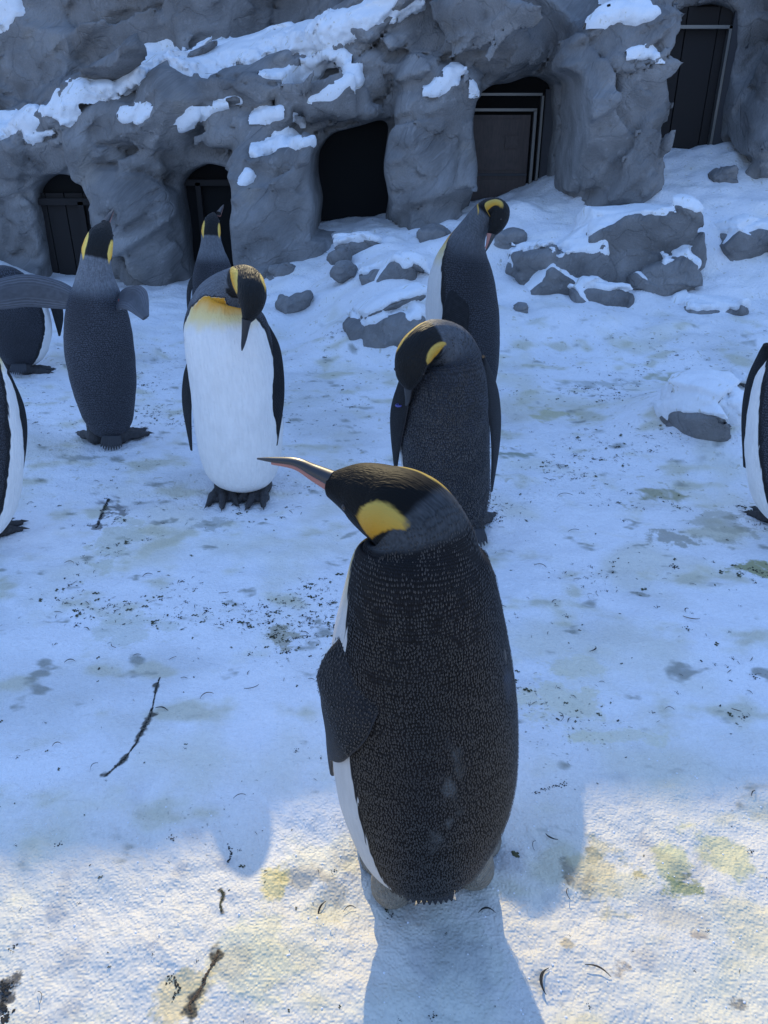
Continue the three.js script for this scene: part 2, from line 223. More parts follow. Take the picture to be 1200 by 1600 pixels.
{
  const zs = [60, 25, 10, 5, 3, 2, 1.2, 0.6, 0.1, -0.3]; let z = -0.5; while (z > -7.0) { zs.push(z); z -= 0.0042 + 0.0036 * -z; } zs.push(-7.2, -8, -10, -16, -30, -60);
  const NX = 440, sx = [-30, -12, -5, -2.5, -1.6, -1.2]; for (let i = 0; i <= NX; i++) sx.push(i / NX * 2 - 1); sx.push(1.2, 1.6, 2.5, 5, 12, 30);
  const W = sx.length, pos = new Float32Array(W * zs.length * 3), col = new Float32Array(W * zs.length * 3), uv = new Float32Array(W * zs.length * 2), idx = [];
  zs.forEach((zz, j) => sx.forEach((s, i) => {
    const hw = 0.85 + 0.62 * clamp(-zz, 0.5, 7), x = s * hw, k = j * W + i; pos[3 * k] = x; pos[3 * k + 1] = ground(x, zz); pos[3 * k + 2] = zz;
    uv[2 * k] = x / 0.9; uv[2 * k + 1] = zz / 0.9; col.set(Math.abs(s) > 1.3 || zz > 0.3 || zz < -7.1 ? [0.84, 0.86, 0.88] : stain(x, zz), 3 * k);
    if (i && j) { const a = k - W - 1, b = k - W, c = k - 1; idx.push(a, c, b, b, c, k); }
  }));
  const full = new THREE.BufferGeometry(); full.setAttribute('position', new THREE.BufferAttribute(pos, 3)); full.setIndex(idx); full.computeVertexNormals();
  const part = (keep, near) => {
    const map = new Map(), P = [], N = [], C = [], U = [], I = [], nn = full.attributes.normal.array;
    for (let t = 0; t < idx.length; t += 3) { const q = [idx[t], idx[t + 1], idx[t + 2]], x = (pos[3 * q[0]] + pos[3 * q[1]] + pos[3 * q[2]]) / 3, z2 = (pos[3 * q[0] + 2] + pos[3 * q[1] + 2] + pos[3 * q[2] + 2]) / 3; if ((Math.abs(x) < 1.47 && z2 < -0.52 && z2 > -2.36) !== keep) continue;
      for (const k of q) { let m = map.get(k); if (m === undefined) { m = P.length / 3; map.set(k, m); for (let e = 0; e < 3; e++) { P.push(pos[3 * k + e]); N.push(nn[3 * k + e]); C.push(col[3 * k + e]); } if (near) U.push((pos[3 * k] - NX0) / NW, (pos[3 * k + 2] - NZ0 + ND) / ND); else U.push(uv[2 * k], uv[2 * k + 1]); } I.push(m); } }
    const g = new THREE.BufferGeometry(); g.setAttribute('position', new THREE.Float32BufferAttribute(P, 3)); g.setAttribute('normal', new THREE.Float32BufferAttribute(N, 3)); if (!near) g.setAttribute('color', new THREE.Float32BufferAttribute(C, 3)); g.setAttribute('uv', new THREE.Float32BufferAttribute(U, 2)); g.setIndex(I); return g;
  };
  tag(mesh('snowy_ground', part(false, false), snowMat), 'snow covering the penguin yard and the slope up to the cliff', null, null, 'structure');
  tag(mesh('trodden_snow', part(true, true), nearMat), 'trodden stained snow in the foreground round the nearest penguin', null, null, 'structure');
}

// ------------------------------------------------------------------ the sculpted cliff with its shelter openings
const HL = [[-6, 0.75], [-2.94, 1.0], [-2.5, 1.26], [-1.96, 1.36], [-1.0, 1.5], [-0.34, 1.72], [0, 1.93], [0.35, 2.6], [0.9, 4.2], [9, 4.4]];
const pl = (a, x) => { if (x <= a[0][0]) return a[0][1]; for (let i = 1; i < a.length; i++) if (x < a[i][0]) return lerp(a[i - 1][1], a[i][1], (x - a[i - 1][0]) / (a[i][0] - a[i - 1][0])); return a[a.length - 1][1]; };
const CREST = [[-9, 3.6], [-1.1, 3.6], [-0.85, 3.535], [-0.45, 3.51], [9, 3.51]];
const rbox = (x, y, z, c, r, rad) => { const a = Math.abs(x - c[0]) - r[0] + rad, b = Math.abs(y - c[1]) - r[1] + rad, d = Math.abs(z - c[2]) - r[2] + rad; return Math.hypot(Math.max(a, 0), Math.max(b, 0), Math.max(d, 0)) + Math.min(Math.max(a, b, d), 0) - rad; };
const ell = (x, y, z, c, r) => { const a = (x - c[0]) / r[0], b = (y - c[1]) / r[1], d = (z - c[2]) / r[2], k = Math.sqrt(a * a + b * b + d * d); return (k - 1) * Math.min(r[0], r[1], r[2]); };
const OPEN = [   // x0, x1, floor, spring, arch height, back
  { n: 'a', x0: -2.76, x1: -2.24, y0: -0.4, y1: 0.6, arch: 0.2 }, { n: 'b', x0: -1.57, x1: -1.1, y0: -0.4, y1: 0.74, arch: 0.14 },
  { n: 'c', x0: -0.5, x1: 0.0, y0: 0.44, y1: 1.06, arch: 0.06, skew: 0.1 }, { n: 'd', x0: 0.68, x1: 1.28, y0: 0.35, y1: 1.34, arch: 0.1, skew: 0.05 }, { n: 'e', x0: 2.1, x1: 2.57, y0: 0.6, y1: 1.86, arch: 0.05 }];
function openDist(x, y, o) { const c = (o.x0 + o.x1) / 2, w = (o.x1 - o.x0) / 2, k = (x - c) / w, top = o.y1 + o.arch * Math.sqrt(Math.max(0, 1 - k * k)) + (o.skew || 0) * k; return Math.max(Math.abs(x - c) - w, o.y0 - y, y - top); }
function cliffCore(x, y, z) {
  const wx = x + 0.1 * noise(x * 1.5, y * 1.5, z * 1.5), wy = y + 0.08 * noise(x * 1.6 + 9, y * 1.6, z * 1.6);
  const hl = pl(HL, wx) + 0.04 * noise(x * 3, 2, 5);
  let low = z + 6.5 + 0.12 * noise(wx * 1.2, wy * 1.2, 4) + 0.05 * (y - 0.8);
  low = smax(low, (y - hl - 0.33 * (-6.5 - z)) * 0.93, 0.1);
  const hi = sstep(2.3, 3.2, y); let up = z + lerp(7.25 + 0.2 * noise(wx * 0.9 + 3, wy * 0.9, 8) + 0.06 * (y - 1.5), 7.5, hi);
  up = smax(up, y - pl(CREST, x), 0.03);
  let d = smin(smax(low, y - 2.6, 0.15), up, 0.08);
  const b = (v, k = 0.07) => { d = smin(d, v, k); };
  b(ell(wx, wy, z, [-2.12, 0.7, -6.5], [0.3, 0.5, 0.3]), 0.12);                            // pillar between the two arches
  b(rbox(wx, wy, z, [-1.85, 0.45, -6.45], [0.2, 0.55, 0.16], 0.12), 0.1);
  b(ell(wx, wy, z, [-2.0, 1.2, -6.5], [0.35, 0.2, 0.26]), 0.1);
  b(rbox(wx, wy, z, [-1.3, 1.24, -6.55], [0.5, 0.2, 0.3], 0.08), 0.06);                    // brow over the second arch
  b(rbox(wx, wy, z, [-1.25, 1.38, -6.7], [0.45, 0.1, 0.2], 0.06), 0.08);
  b(rbox(wx + 0.12 * (y - 0.6), wy, z + 0.15 * (y - 0.6), [-0.72, 0.58, -6.2], [0.34, 0.42, 0.36], 0.11), 0.05);   // block with a snow cap
  b(ell(wx, wy, z, [-1.02, 0.45, -6.2], [0.16, 0.3, 0.2]), 0.05);
  b(rbox(wx, wy, z, [-0.88, 1.16, -6.45], [0.2, 0.13, 0.26], 0.09), 0.05);
  b(rbox(wx, wy, z, [-0.42, 1.33, -6.5], [0.36, 0.15, 0.26], 0.1), 0.06);
  b(ell(wx, wy, z, [-0.15, 1.55, -6.6], [0.4, 0.22, 0.3]), 0.1);
  b(rbox(wx - 0.1 * (y - 0.9), wy, z + 0.2 * (y - 0.9), [0.38, 0.98, -6.4], [0.37, 0.62, 0.36], 0.2), 0.06);       // big buttress
  b(ell(wx, wy, z, [0.35, 0.75, -6.15], [0.33, 0.34, 0.2]), 0.1);
  b(ell(wx, wy, z, [0.06, 0.62, -6.35], [0.14, 0.22, 0.2]), 0.05);
  b(rbox(wx, wy, z, [-0.22, 0.4, -6.35], [0.3, 0.1, 0.12], 0.05), 0.03);                 // sill of the third opening
  b(rbox(wx - 0.08 * (y - 1.3), wy, z + 0.22 * (y - 1.3), [1.55, 1.26, -6.05], [0.36, 0.66, 0.42], 0.22), 0.06);    // boulder beside the right door
  b(ell(wx, wy, z, [1.56, 1.12, -5.8], [0.31, 0.42, 0.2]), 0.12);
  b(ell(wx, wy, z, [1.36, 0.95, -6.2], [0.18, 0.5, 0.3]), 0.05);
  b(ell(wx, wy, z, [1.4, 1.85, -6.35], [0.4, 0.22, 0.3]), 0.1);
  b(rbox(wx, wy, z, [2.92, 1.5, -6.45], [0.3, 0.8, 0.4], 0.16), 0.05);
  b(ell(wx, wy, z, [2.95, 1.1, -6.15], [0.36, 0.3, 0.25]), 0.06); b(ell(wx, wy, z, [2.95, 1.72, -6.2], [0.36, 0.32, 0.25]), 0.06);
  b(ell(wx, wy, z, [0.9, 1.75, -6.5], [0.6, 0.35, 0.26]), 0.12);
  return d;
}
function cliff(x, y, z) {
  let d = cliffCore(x, y, z); if (Math.abs(d) > 0.5) return d;
  const a = 0.14 * noise(x * 2.1, y * 2.1, z * 2.1), f = facet(x * 1.2 + 0.5 * y + a, y * 1.8 - 0.7 * x + a, z * 1.3), f2 = facet(x * 3.4 + 1.2 * y + 3 + 2 * a, y * 5.4 - 2.2 * x, z * 3.6), k = 1 - sstep(2.3, 3.1, y);
  let e = -0.2 * f.v - 0.05 * f2.v + 0.045 * f.crease * f.crease + 0.02 * f2.crease * sstep(-0.2, 0.2, noise(x * 2, y * 2, 7));
  e += 0.03 * fbm(x * 2.2, y * 2.8, z * 2.2, 3) + 0.005 * fbm(x * 11, y * 14, z * 11, 2);
  const s = y * 8 - x * 3 + 2.6 * noise(x * 1.3, y * 1.3, z * 1.3), q = s - Math.floor(s);
  e += 0.03 * (sstep(0, 0.85, q) - sstep(0.93, 1, q)) * sstep(-0.1, 0.25, noise(x * 1.5 + 4, y * 1.9, z * 1.8));
  d += e * k;
  for (const o of OPEN) { if (x < o.x0 - 0.4 || x > o.x1 + 0.4 || y > o.y1 + 0.6) continue; const q = openDist(x + 0.035 * noise(x * 4, y * 4, 3), y + 0.035 * noise(x * 4 + 7, y * 4, 3), o); d = smax(d, -Math.max(q - 0.015, -7.0 - z), 0.07); }
  return d;
}
function tcrack(u, v, n, s, wob) {   // tiling network of cracks: 0 in a crack, 1 away from it
  const x = u * n + wob * (tfbm(u, v, 8, s + 3, 3) - 0.5), y = v * n + wob * (tfbm(u, v, 8, s + 5, 3) - 0.5), Xi = Math.floor(x), Yi = Math.floor(y), w = (q) => ((q % n) + n) % n; let a = 9, b = 9;
  for (let i = -1; i < 2; i++) for (let j = -1; j < 2; j++) { const p = w(Xi + i), q = w(Yi + j), dx = Xi + i + h01(p, q, s) - x, dy = Yi + j + h01(p, q, s + 1) - y, d = dx * dx + dy * dy; if (d < a) { b = a; a = d; } else if (d < b) b = d; }
  return sstep(0.0, 0.09, Math.sqrt(b) - Math.sqrt(a));
}
const rockBump = tex(1024, 1024, (u, v) => { const n = tfbm(u, v, 8, 41, 6), c = tcrack(u, v, 4, 21, 0.9), c2 = tcrack(u, v, 9, 27, 0.9), m = sstep(0.42, 0.58, tfbm(u, v, 4, 87, 3)); return 0.5 * n + 0.26 * lerp(1, c, 0.5) + 0.12 * lerp(1, c2, m) + 0.12 * tnoise(u, v, 160, 15); });
const rockTint = tex(1024, 1024, (u, v) => { const n = tfbm(u, v, 7, 71, 6), q = tnoise(u, v, 170, 7), p = sstep(0.6, 0.72, tfbm(u, v, 30, 17, 3)), c = tcrack(u, v, 4, 21, 0.9), st = sstep(0.5, 0.75, tfbm(u * 1, v, 3, 99, 4)); const k = (0.6 + 0.55 * n + 0.12 * (q - 0.5) + p * 0.2 - 0.12 * st) * lerp(0.9, 1, c); return [k, k * 0.99, k * 0.97]; }, true);
const rockMat = new THREE.MeshPhysicalMaterial({ vertexColors: true, map: rockTint, bumpMap: rockBump, bumpScale: 0.024, roughness: 0.86, specularIntensity: 0.3 });
function rockTone(x, y, z) { const a = fbm(x * 1.6, y * 1.6, z * 1.6, 4), b = fbm(x * 7, y * 2.2, z * 7, 3), c = sstep(0.2, 0.4, fbm(x * 3 + 8, y * 3, z * 3, 4)); const k = 0.265 * (1 + 0.55 * a + 0.3 * b); return [lerp(k, 0.33, c * 0.5) * 1.0, lerp(k, 0.31, c * 0.5) * 0.985, lerp(k, 0.28, c * 0.5) * 0.98]; }
{
  const g = obliqueUV(netMesh(cliff, [-5.4, -0.25, -8.0], [4.6, 4.1, -5.35], 0.026, 0.38), 1.1);
  tag(mesh('rock_cliff', paintVerts(g, rockTone), rockMat), 'grey sculpted rock cliff with shelter openings behind the penguins', null, null, 'structure');
}
function hitCliff(px, py) { const p = at(px, py, -1), d = V(p.x, p.y - CAM_H, p.z).normalize(); let t = 5; for (let i = 0; i < 300; i++) { const q = cliff(d.x * t, CAM_H + d.y * t, d.z * t); if (q < 0.004) break; t += Math.max(0.006, q * 0.45); if (t > 9.5) break; } return V(d.x * t, CAM_H + d.y * t, d.z * t); }

// ------------------------------------------------------------------ snow lying on the ledges of the cliff
const capMat = new THREE.MeshPhysicalMaterial({ color: new THREE.Color().setRGB(0.86, 0.88, 0.9), map: snowTint, bumpMap: snowBump, bumpScale: 0.006, roughness: 0.65, specularIntensity: 0.4 });
const PATCH = [
  ['long bank of snow lying along the sloping ledge across the upper left cliff', 0.11, [[0, 202, 20], [50, 190, 22], [85, 172, 20], [110, 150, 18], [150, 132, 16], [200, 115, 20], [250, 98, 26], [310, 108, 22], [350, 90, 28], [400, 80, 26], [450, 66, 26], [500, 52, 22], [540, 34, 22], [590, 12, 20], [640, -12, 20]]],
  ['narrow strip of snow on the rock brow over the second dark arch', 0.06, [[194, 180, 11], [225, 178, 14], [255, 184, 12], [285, 186, 11], [310, 172, 10], [340, 164, 7], [372, 158, 6]]],
  ['hook-shaped snow patch on the rocks above the third opening', 0.06, [[416, 120, 13], [450, 122, 14], [480, 112, 14], [500, 100, 11], [530, 90, 11], [550, 105, 12], [548, 130, 14], [520, 147, 13], [490, 156, 9]]],
  ['small snow cap on the rock knob left of the third opening', 0.06, [[396, 188, 9], [415, 180, 12], [435, 176, 10]]],
  ['tiny snow patch in the cleft right of the snow-capped knob', 0.05, [[460, 180, 7], [470, 186, 9], [476, 198, 6]]],
  ['thick snow cap on the square block between second and third openings', 0.09, [[400, 237, 11], [425, 230, 15], [455, 224, 15], [487, 217, 11]]],
  ['thin snow streak on the upper left edge of the square block', 0.04, [[376, 288, 7], [387, 275, 8]]],
  ['slanting snow patch high on the big rock buttress', 0.06, [[668, 143, 10], [688, 134, 13], [705, 118, 13], [724, 104, 9]]],
  ['small snow dab beside the slanting patch on the buttress', 0.04, [[736, 132, 7], [742, 148, 8]]],
  ['snow cap on top of the large boulder left of the tall doorway', 0.08, [[918, 42, 8], [940, 28, 13], [965, 16, 15], [995, 26, 12], [1022, 20, 8], [958, -8, 14]]],
  ['curved snow strip on the front shoulder of the large boulder', 0.05, [[982, 88, 8], [1000, 80, 10], [1020, 84, 8], [1036, 98, 6]]],
  ['snow lump at the top edge of the picture above the buttress', 0.08, [[622, 6, 10], [642, 2, 14]]],
  ['snow lump on the upper cliff in the top left corner', 0.09, [[-20, 14, 20], [6, 14, 22], [20, 8, 12]]],
];
for (const [label, th, pts] of PATCH) {
  const s = [];
  for (let i = 0; i < pts.length; i++) { const n = pts[i + 1] || pts[i]; for (let k = 0; k < 1; k += 0.5) { const px = lerp(pts[i][0], n[0], k), py = lerp(pts[i][1], n[1], k), q = hitCliff(px, py); q.w = lerp(pts[i][2], n[2], k) * 0.00485 * (-q.z / 6.5) * 1.2; s.push(q); } }
  const lo = [9, 9, 9], hi = [-9, -9, -9]; for (const q of s) ['x', 'y', 'z'].forEach((c, i) => { lo[i] = Math.min(lo[i], q[c] - q.w - 0.12); hi[i] = Math.max(hi[i], q[c] + q.w + 0.14); });
  const f = (x, y, z) => {
    let m = -9; for (let i = 0; i < s.length; i++) {
      const q = s[i], n = s[Math.min(i + 1, s.length - 1)], dx = n.x - q.x, dy = n.y - q.y, dz = (n.z - q.z) * 0.7, L = dx * dx + dy * dy + dz * dz || 1, t = clamp(((x - q.x) * dx + (y - q.y) * dy + (z - q.z) * 0.7 * dz) / L);
      const e = 1 - Math.hypot(x - q.x - dx * t, y - q.y - dy * t, (z - q.z) * 0.7 - dz * t) / lerp(q.w, n.w, t); if (e > m) m = e;
    }
    m += (pts.length > 12 ? 0.16 : 0) + (pts.length > 12 ? 0.75 : 0.95) * fbm(x * 5, y * 6, z * 5, 4) + 0.4 * fbm(x * 21, y * 26, z * 21, 2);
    if (m < -0.9) return 0.5;
    const c = cliff(x, y - 0.6 * th * clamp(m * 3), z), k = cliffCore(x, y - 0.4 * th * clamp(m * 3), z);
    return lerp(c, Math.max(c - 0.07, k), 0.5) - th * (0.2 * sstep(0, 0.35, m) + 0.28 * clamp(m)) + 0.05 * clamp(0.12 - m * 3) + 0.0025 * fbm(x * 16, y * 16, z * 16, 2);
  };
  const g = netMesh(f, lo, hi, 0.017, 0.3);
  if (g.attributes.position.count < 10) { console.log('empty patch', label); continue; }
  tag(mesh('ledge_snow', obliqueUV(g, 0.9), capMat), label, 'snow patch', 'snow patches on the cliff ledges');
}

// ------------------------------------------------------------------ doors and hatches inside the openings
const darkWood = new THREE.MeshStandardMaterial({ color: new THREE.Color().setRGB(0.018, 0.015, 0.014), roughness: 0.8 });
const pitch = new THREE.MeshStandardMaterial({ color: new THREE.Color().setRGB(0.008, 0.008, 0.008), roughness: 0.95 });
const brownTex = tex(256, 512, (u, v) => { const n = tfbm(u, v, 6, 5, 5), s = tnoise(u, v * 0.12, 90, 3); const k = 0.5 + 0.5 * n + 0.25 * (s - 0.5); return [0.095 * k, 0.068 * k, 0.058 * k]; }, true);
const brown = new THREE.MeshStandardMaterial({ map: brownTex, roughness: 0.55 });
const steel = new THREE.MeshStandardMaterial({ color: new THREE.Color().setRGB(0.2, 0.195, 0.18), roughness: 0.45, metalness: 0.5 });
const frameDark = new THREE.MeshStandardMaterial({ color: new THREE.Color().setRGB(0.05, 0.05, 0.055), roughness: 0.6 });
function hatch(label, o, z, planks, extra) {
  const w = o.x1 - o.x0 + 0.24, y0 = Math.max(0.0, o.y0), h = o.y1 + o.arch + 0.16 - y0, c = (o.x0 + o.x1) / 2, g = base('shelter_door', V(c, y0, z));
  tag(g, label, 'door', 'shelter doors in the cliff');
  mesh('back_panel', box(w, h, 0.03, 0, h / 2, -0.05), pitch, g);
  if (planks) { const pw = w / planks; for (let i = 0; i < planks; i++) mesh('plank', box(pw - 0.008, h - 0.1 - o.arch, 0.03 + 0.006 * (i % 2), -w / 2 + (i + 0.5) * pw, (h - 0.1 - o.arch) / 2, 0), darkWood, g); }
  extra?.(g, w, h); return g;
}
hatch('dark wooden shelter door under the leftmost arch', OPEN[0], -6.72, 5, (g, w, h) => { mesh('lintel', box(w, 0.05, 0.06, 0, h - 0.36, 0.03), darkWood, g); mesh('post', box(0.045, h - 0.36, 0.05, 0.06, (h - 0.36) / 2, 0.035), darkWood, g); });
hatch('black hatch with a frame post under the second arch', OPEN[1], -6.72, 0, (g, w, h) => { mesh('lintel', box(w, 0.045, 0.05, 0, h - 0.3, 0.02), darkWood, g); mesh('post', box(0.04, h - 0.3, 0.05, -0.15, (h - 0.3) / 2, 0.02), darkWood, g); });
hatch('plain black panel closing the square third opening', OPEN[2], -6.75, 0);
{
  const o = OPEN[3], g = hatch('brown two-panel metal door in the opening beside the buttress', o, -6.78, 0, (g, w, h) => {
    mesh('leaf', box(0.52, 0.86, 0.03, -0.1, 0.44, 0.02), brown, g);
    const up = box(0.4, 0.36, 0.012, -0.1, 0.66, 0.041), lowp = box(0.4, 0.34, 0.012, -0.1, 0.24, 0.041); mesh('door_panel', up, brown, g); mesh('door_panel', lowp, brown, g);
    mesh('vent', box(0.1, 0.09, 0.012, 0.02, 0.68, 0.053), brown, g);
    mesh('mid_rail', box(0.52, 0.018, 0.012, -0.1, 0.445, 0.042), frameDark, g);
    mesh('jamb', box(0.022, 0.9, 0.05, 0.19, 0.45, 0.04), steel, g); mesh('jamb', box(0.018, 1.0, 0.06, 0.235, 0.5, 0.05), steel, g);
    mesh('header', box(0.6, 0.02, 0.05, -0.1, 0.905, 0.04), steel, g); mesh('header', box(0.66, 0.018, 0.06, -0.1, 1.01, 0.05), steel, g);
    mesh('reveal', box(0.16, 1.05, 0.03, 0.34, 0.52, 0.03), frameDark, g);
  });
}
{
  const o = OPEN[4]; hatch('tall dark doorway with a thin metal frame at the right end', o, -6.7, 3, (g, w, h) => {
    mesh('jamb', box(0.02, 1.1, 0.05, 0.19, 0.65, 0.06), steel, g); mesh('header', box(0.46, 0.022, 0.05, -0.03, 1.19, 0.06), steel, g);
    mesh('reveal', box(0.14, 1.3, 0.03, 0.28, 0.65, 0.05), frameDark, g);
  });
}

// ------------------------------------------------------------------ loose rocks standing out of the snow
const ROCKS = [   // label, pixel box in the photograph (x0, y0, x1, y1), distance, how square, tilt
  ['long slab at the right end of the rock bench below the tall doorway', [915, 338, 1103, 430], -5.12, 0.95, 0.24],
  ['wide rough block at the left end of the rock bench', [788, 376, 965, 466], -5.05, 0.9, 0.16],
  ['small dark block buried left of the rock bench', [770, 352, 830, 395], -5.35, 0.7, 0],
  ['dark rock cut by the right edge of the picture', [1108, 350, 1230, 416], -5.25, 0.5, 0.15],
  ['broad dark rock half buried below the long slab', [980, 405, 1108, 505], -4.97, 0.85, 0.1, 0.8],
  ['flat rock lying lowest right of the bench group', [1065, 480, 1168, 534], -4.7, 0.85, 0.05, 0.8],
  ['low jagged rock in the snow below the bench middle', [890, 450, 990, 500], -4.88, 0.8, -0.15, 0.8],
  ['fist-sized stone alone in the snow right of the tall penguin', [801, 470, 830, 500], -4.7, 0.8, 0],
  ['small split block behind the head of the tall penguin', [652, 345, 704, 396], -5.6, 0.8, 0],
  ['flat slab in the snow left of the tall penguin', [552, 412, 672, 478], -4.85, 0.5, 0.2],
  ['large dark rock low on the slope left of the preening penguin', [530, 485, 672, 582], -4.25, 0.6, 0.15],
  ['little stone touching the large dark rock at its left', [505, 548, 540, 570], -4.2, 0.6, 0],
  ['long low stone below the third opening sill', [522, 378, 596, 408], -5.5, 0.5, 0.05],
  ['rounded stone left of the long low stone', [510, 382, 548, 404], -5.35, 0.4, 0.3],
  ['pebble-like stone under the rounded stone', [518, 402, 556, 432], -5.1, 0.4, 0.3],
  ['thin tilted stone flush with the snow near the white-chested penguin', [432, 456, 488, 482], -4.95, 0.4, 0.3],
  ['flat grey stone in a wet hollow near the square block', [416, 412, 464, 432], -5.6, 0.4, 0],
  ['flat stone breaking the snow slope under the tall doorway', [1108, 256, 1160, 286], -6.0, 0.4, 0.3],
  ['low rock mostly under snow beside the right-edge penguin', [1046, 612, 1196, 722], -2.86, 0.35, 0.25, 0.75],
  ['narrow dark stone on the left flank of the low snowy rock', [1040, 652, 1092, 682], -2.92, 0.4, 0.6, 0.9],
];
ROCKS.forEach(([label, [x0, y0, x1, y1], z, sq, tilt, bury], n) => {
  const a = at(x0, y1, z), b = at(x1, y0, z), c = V((a.x + b.x) / 2, (a.y + b.y) / 2, z), rx = (b.x - a.x) / 2, ry = (b.y - a.y) / 2, rz = Math.min(Math.max(ry * 1.2, rx * 0.5), 0.34), o = n * 7.13;
  c.z -= rz * (bury ?? 0.6); const drop = ry * 0.35; if (Math.max(rx, ry) < 0.13) c.y -= ry * 0.4; const ca = Math.cos(tilt), sa = Math.sin(tilt), R = Math.max(rx, ry);
  const f = (x, y, zz) => {
    const u = x * ca + y * sa, v = -x * sa + y * ca;
    const e = lerp(ell(u, v + drop / 2, zz, [0, 0, 0], [rx, ry + drop / 2, rz]), rbox(u, v + drop / 2, zz, [0, 0, 0], [rx * 0.95, ry * 0.95 + drop / 2, rz], Math.min(rx, ry, rz) * 0.4), sq);
    const s = 0.28 / Math.max(R, 0.08), q = facet((x * 1.9) * s * 1.3 + o, y * 3 * s * 1.2, zz * 2 * s);
    return e + R * (-0.26 * q.v + 0.06 * q.crease + 0.12 * fbm(x * 6 * s + o, y * 8 * s, zz * 6 * s, 4)) + 0.006 * noise(x * 24 + o, y * 30, zz * 24);
  };
  const cap = (x, y, zz) => { const m = (y - (n === 18 ? -0.42 : 0.42) * ry) / ry + 0.75 * (-zz) / rz - 0.1 + 1.5 * fbm(x * 6 + o, y * 6, zz * 6, 4); return f(x, y - 0.02, zz) - 0.018 * sstep(0, 0.5, m) + 0.03 * clamp(0.2 - m * 3); };
  const E = [rx * 1.4 + 0.04, (ry + drop) * 1.35 + 0.04, rz * 1.4 + 0.04], g = netMesh(f, E.map((q) => -q), E, Math.max(0.009, R / 22), R * 0.4);
  paintVerts(g, (x, y, zz) => rockTone(x + o, y, zz).map((q) => q * 0.9)); obliqueUV(g, 0.8);
  const m = mesh('snowbound_rock', g, rockMat); m.position.copy(c); if (R > 0.13) { const sg = netMesh(cap, E.map((q) => -q), E.map((q) => q + 0.03), Math.max(0.01, R / 20), R * 0.4); if (sg.attributes.position.count > 30) mesh('snow_cap', obliqueUV(sg, 0.9), capMat, m); } tag(m, label, 'rock', 'rocks standing out of the snow');
});

// ------------------------------------------------------------------ penguins
const STD = [0, 0.06, 0.13, 0.25, 0.39, 0.5, 0.58, 0.64, 0.69, 0.735, 0.78, 0.83, 0.89, 1];   // place of each ring of the plumage pattern
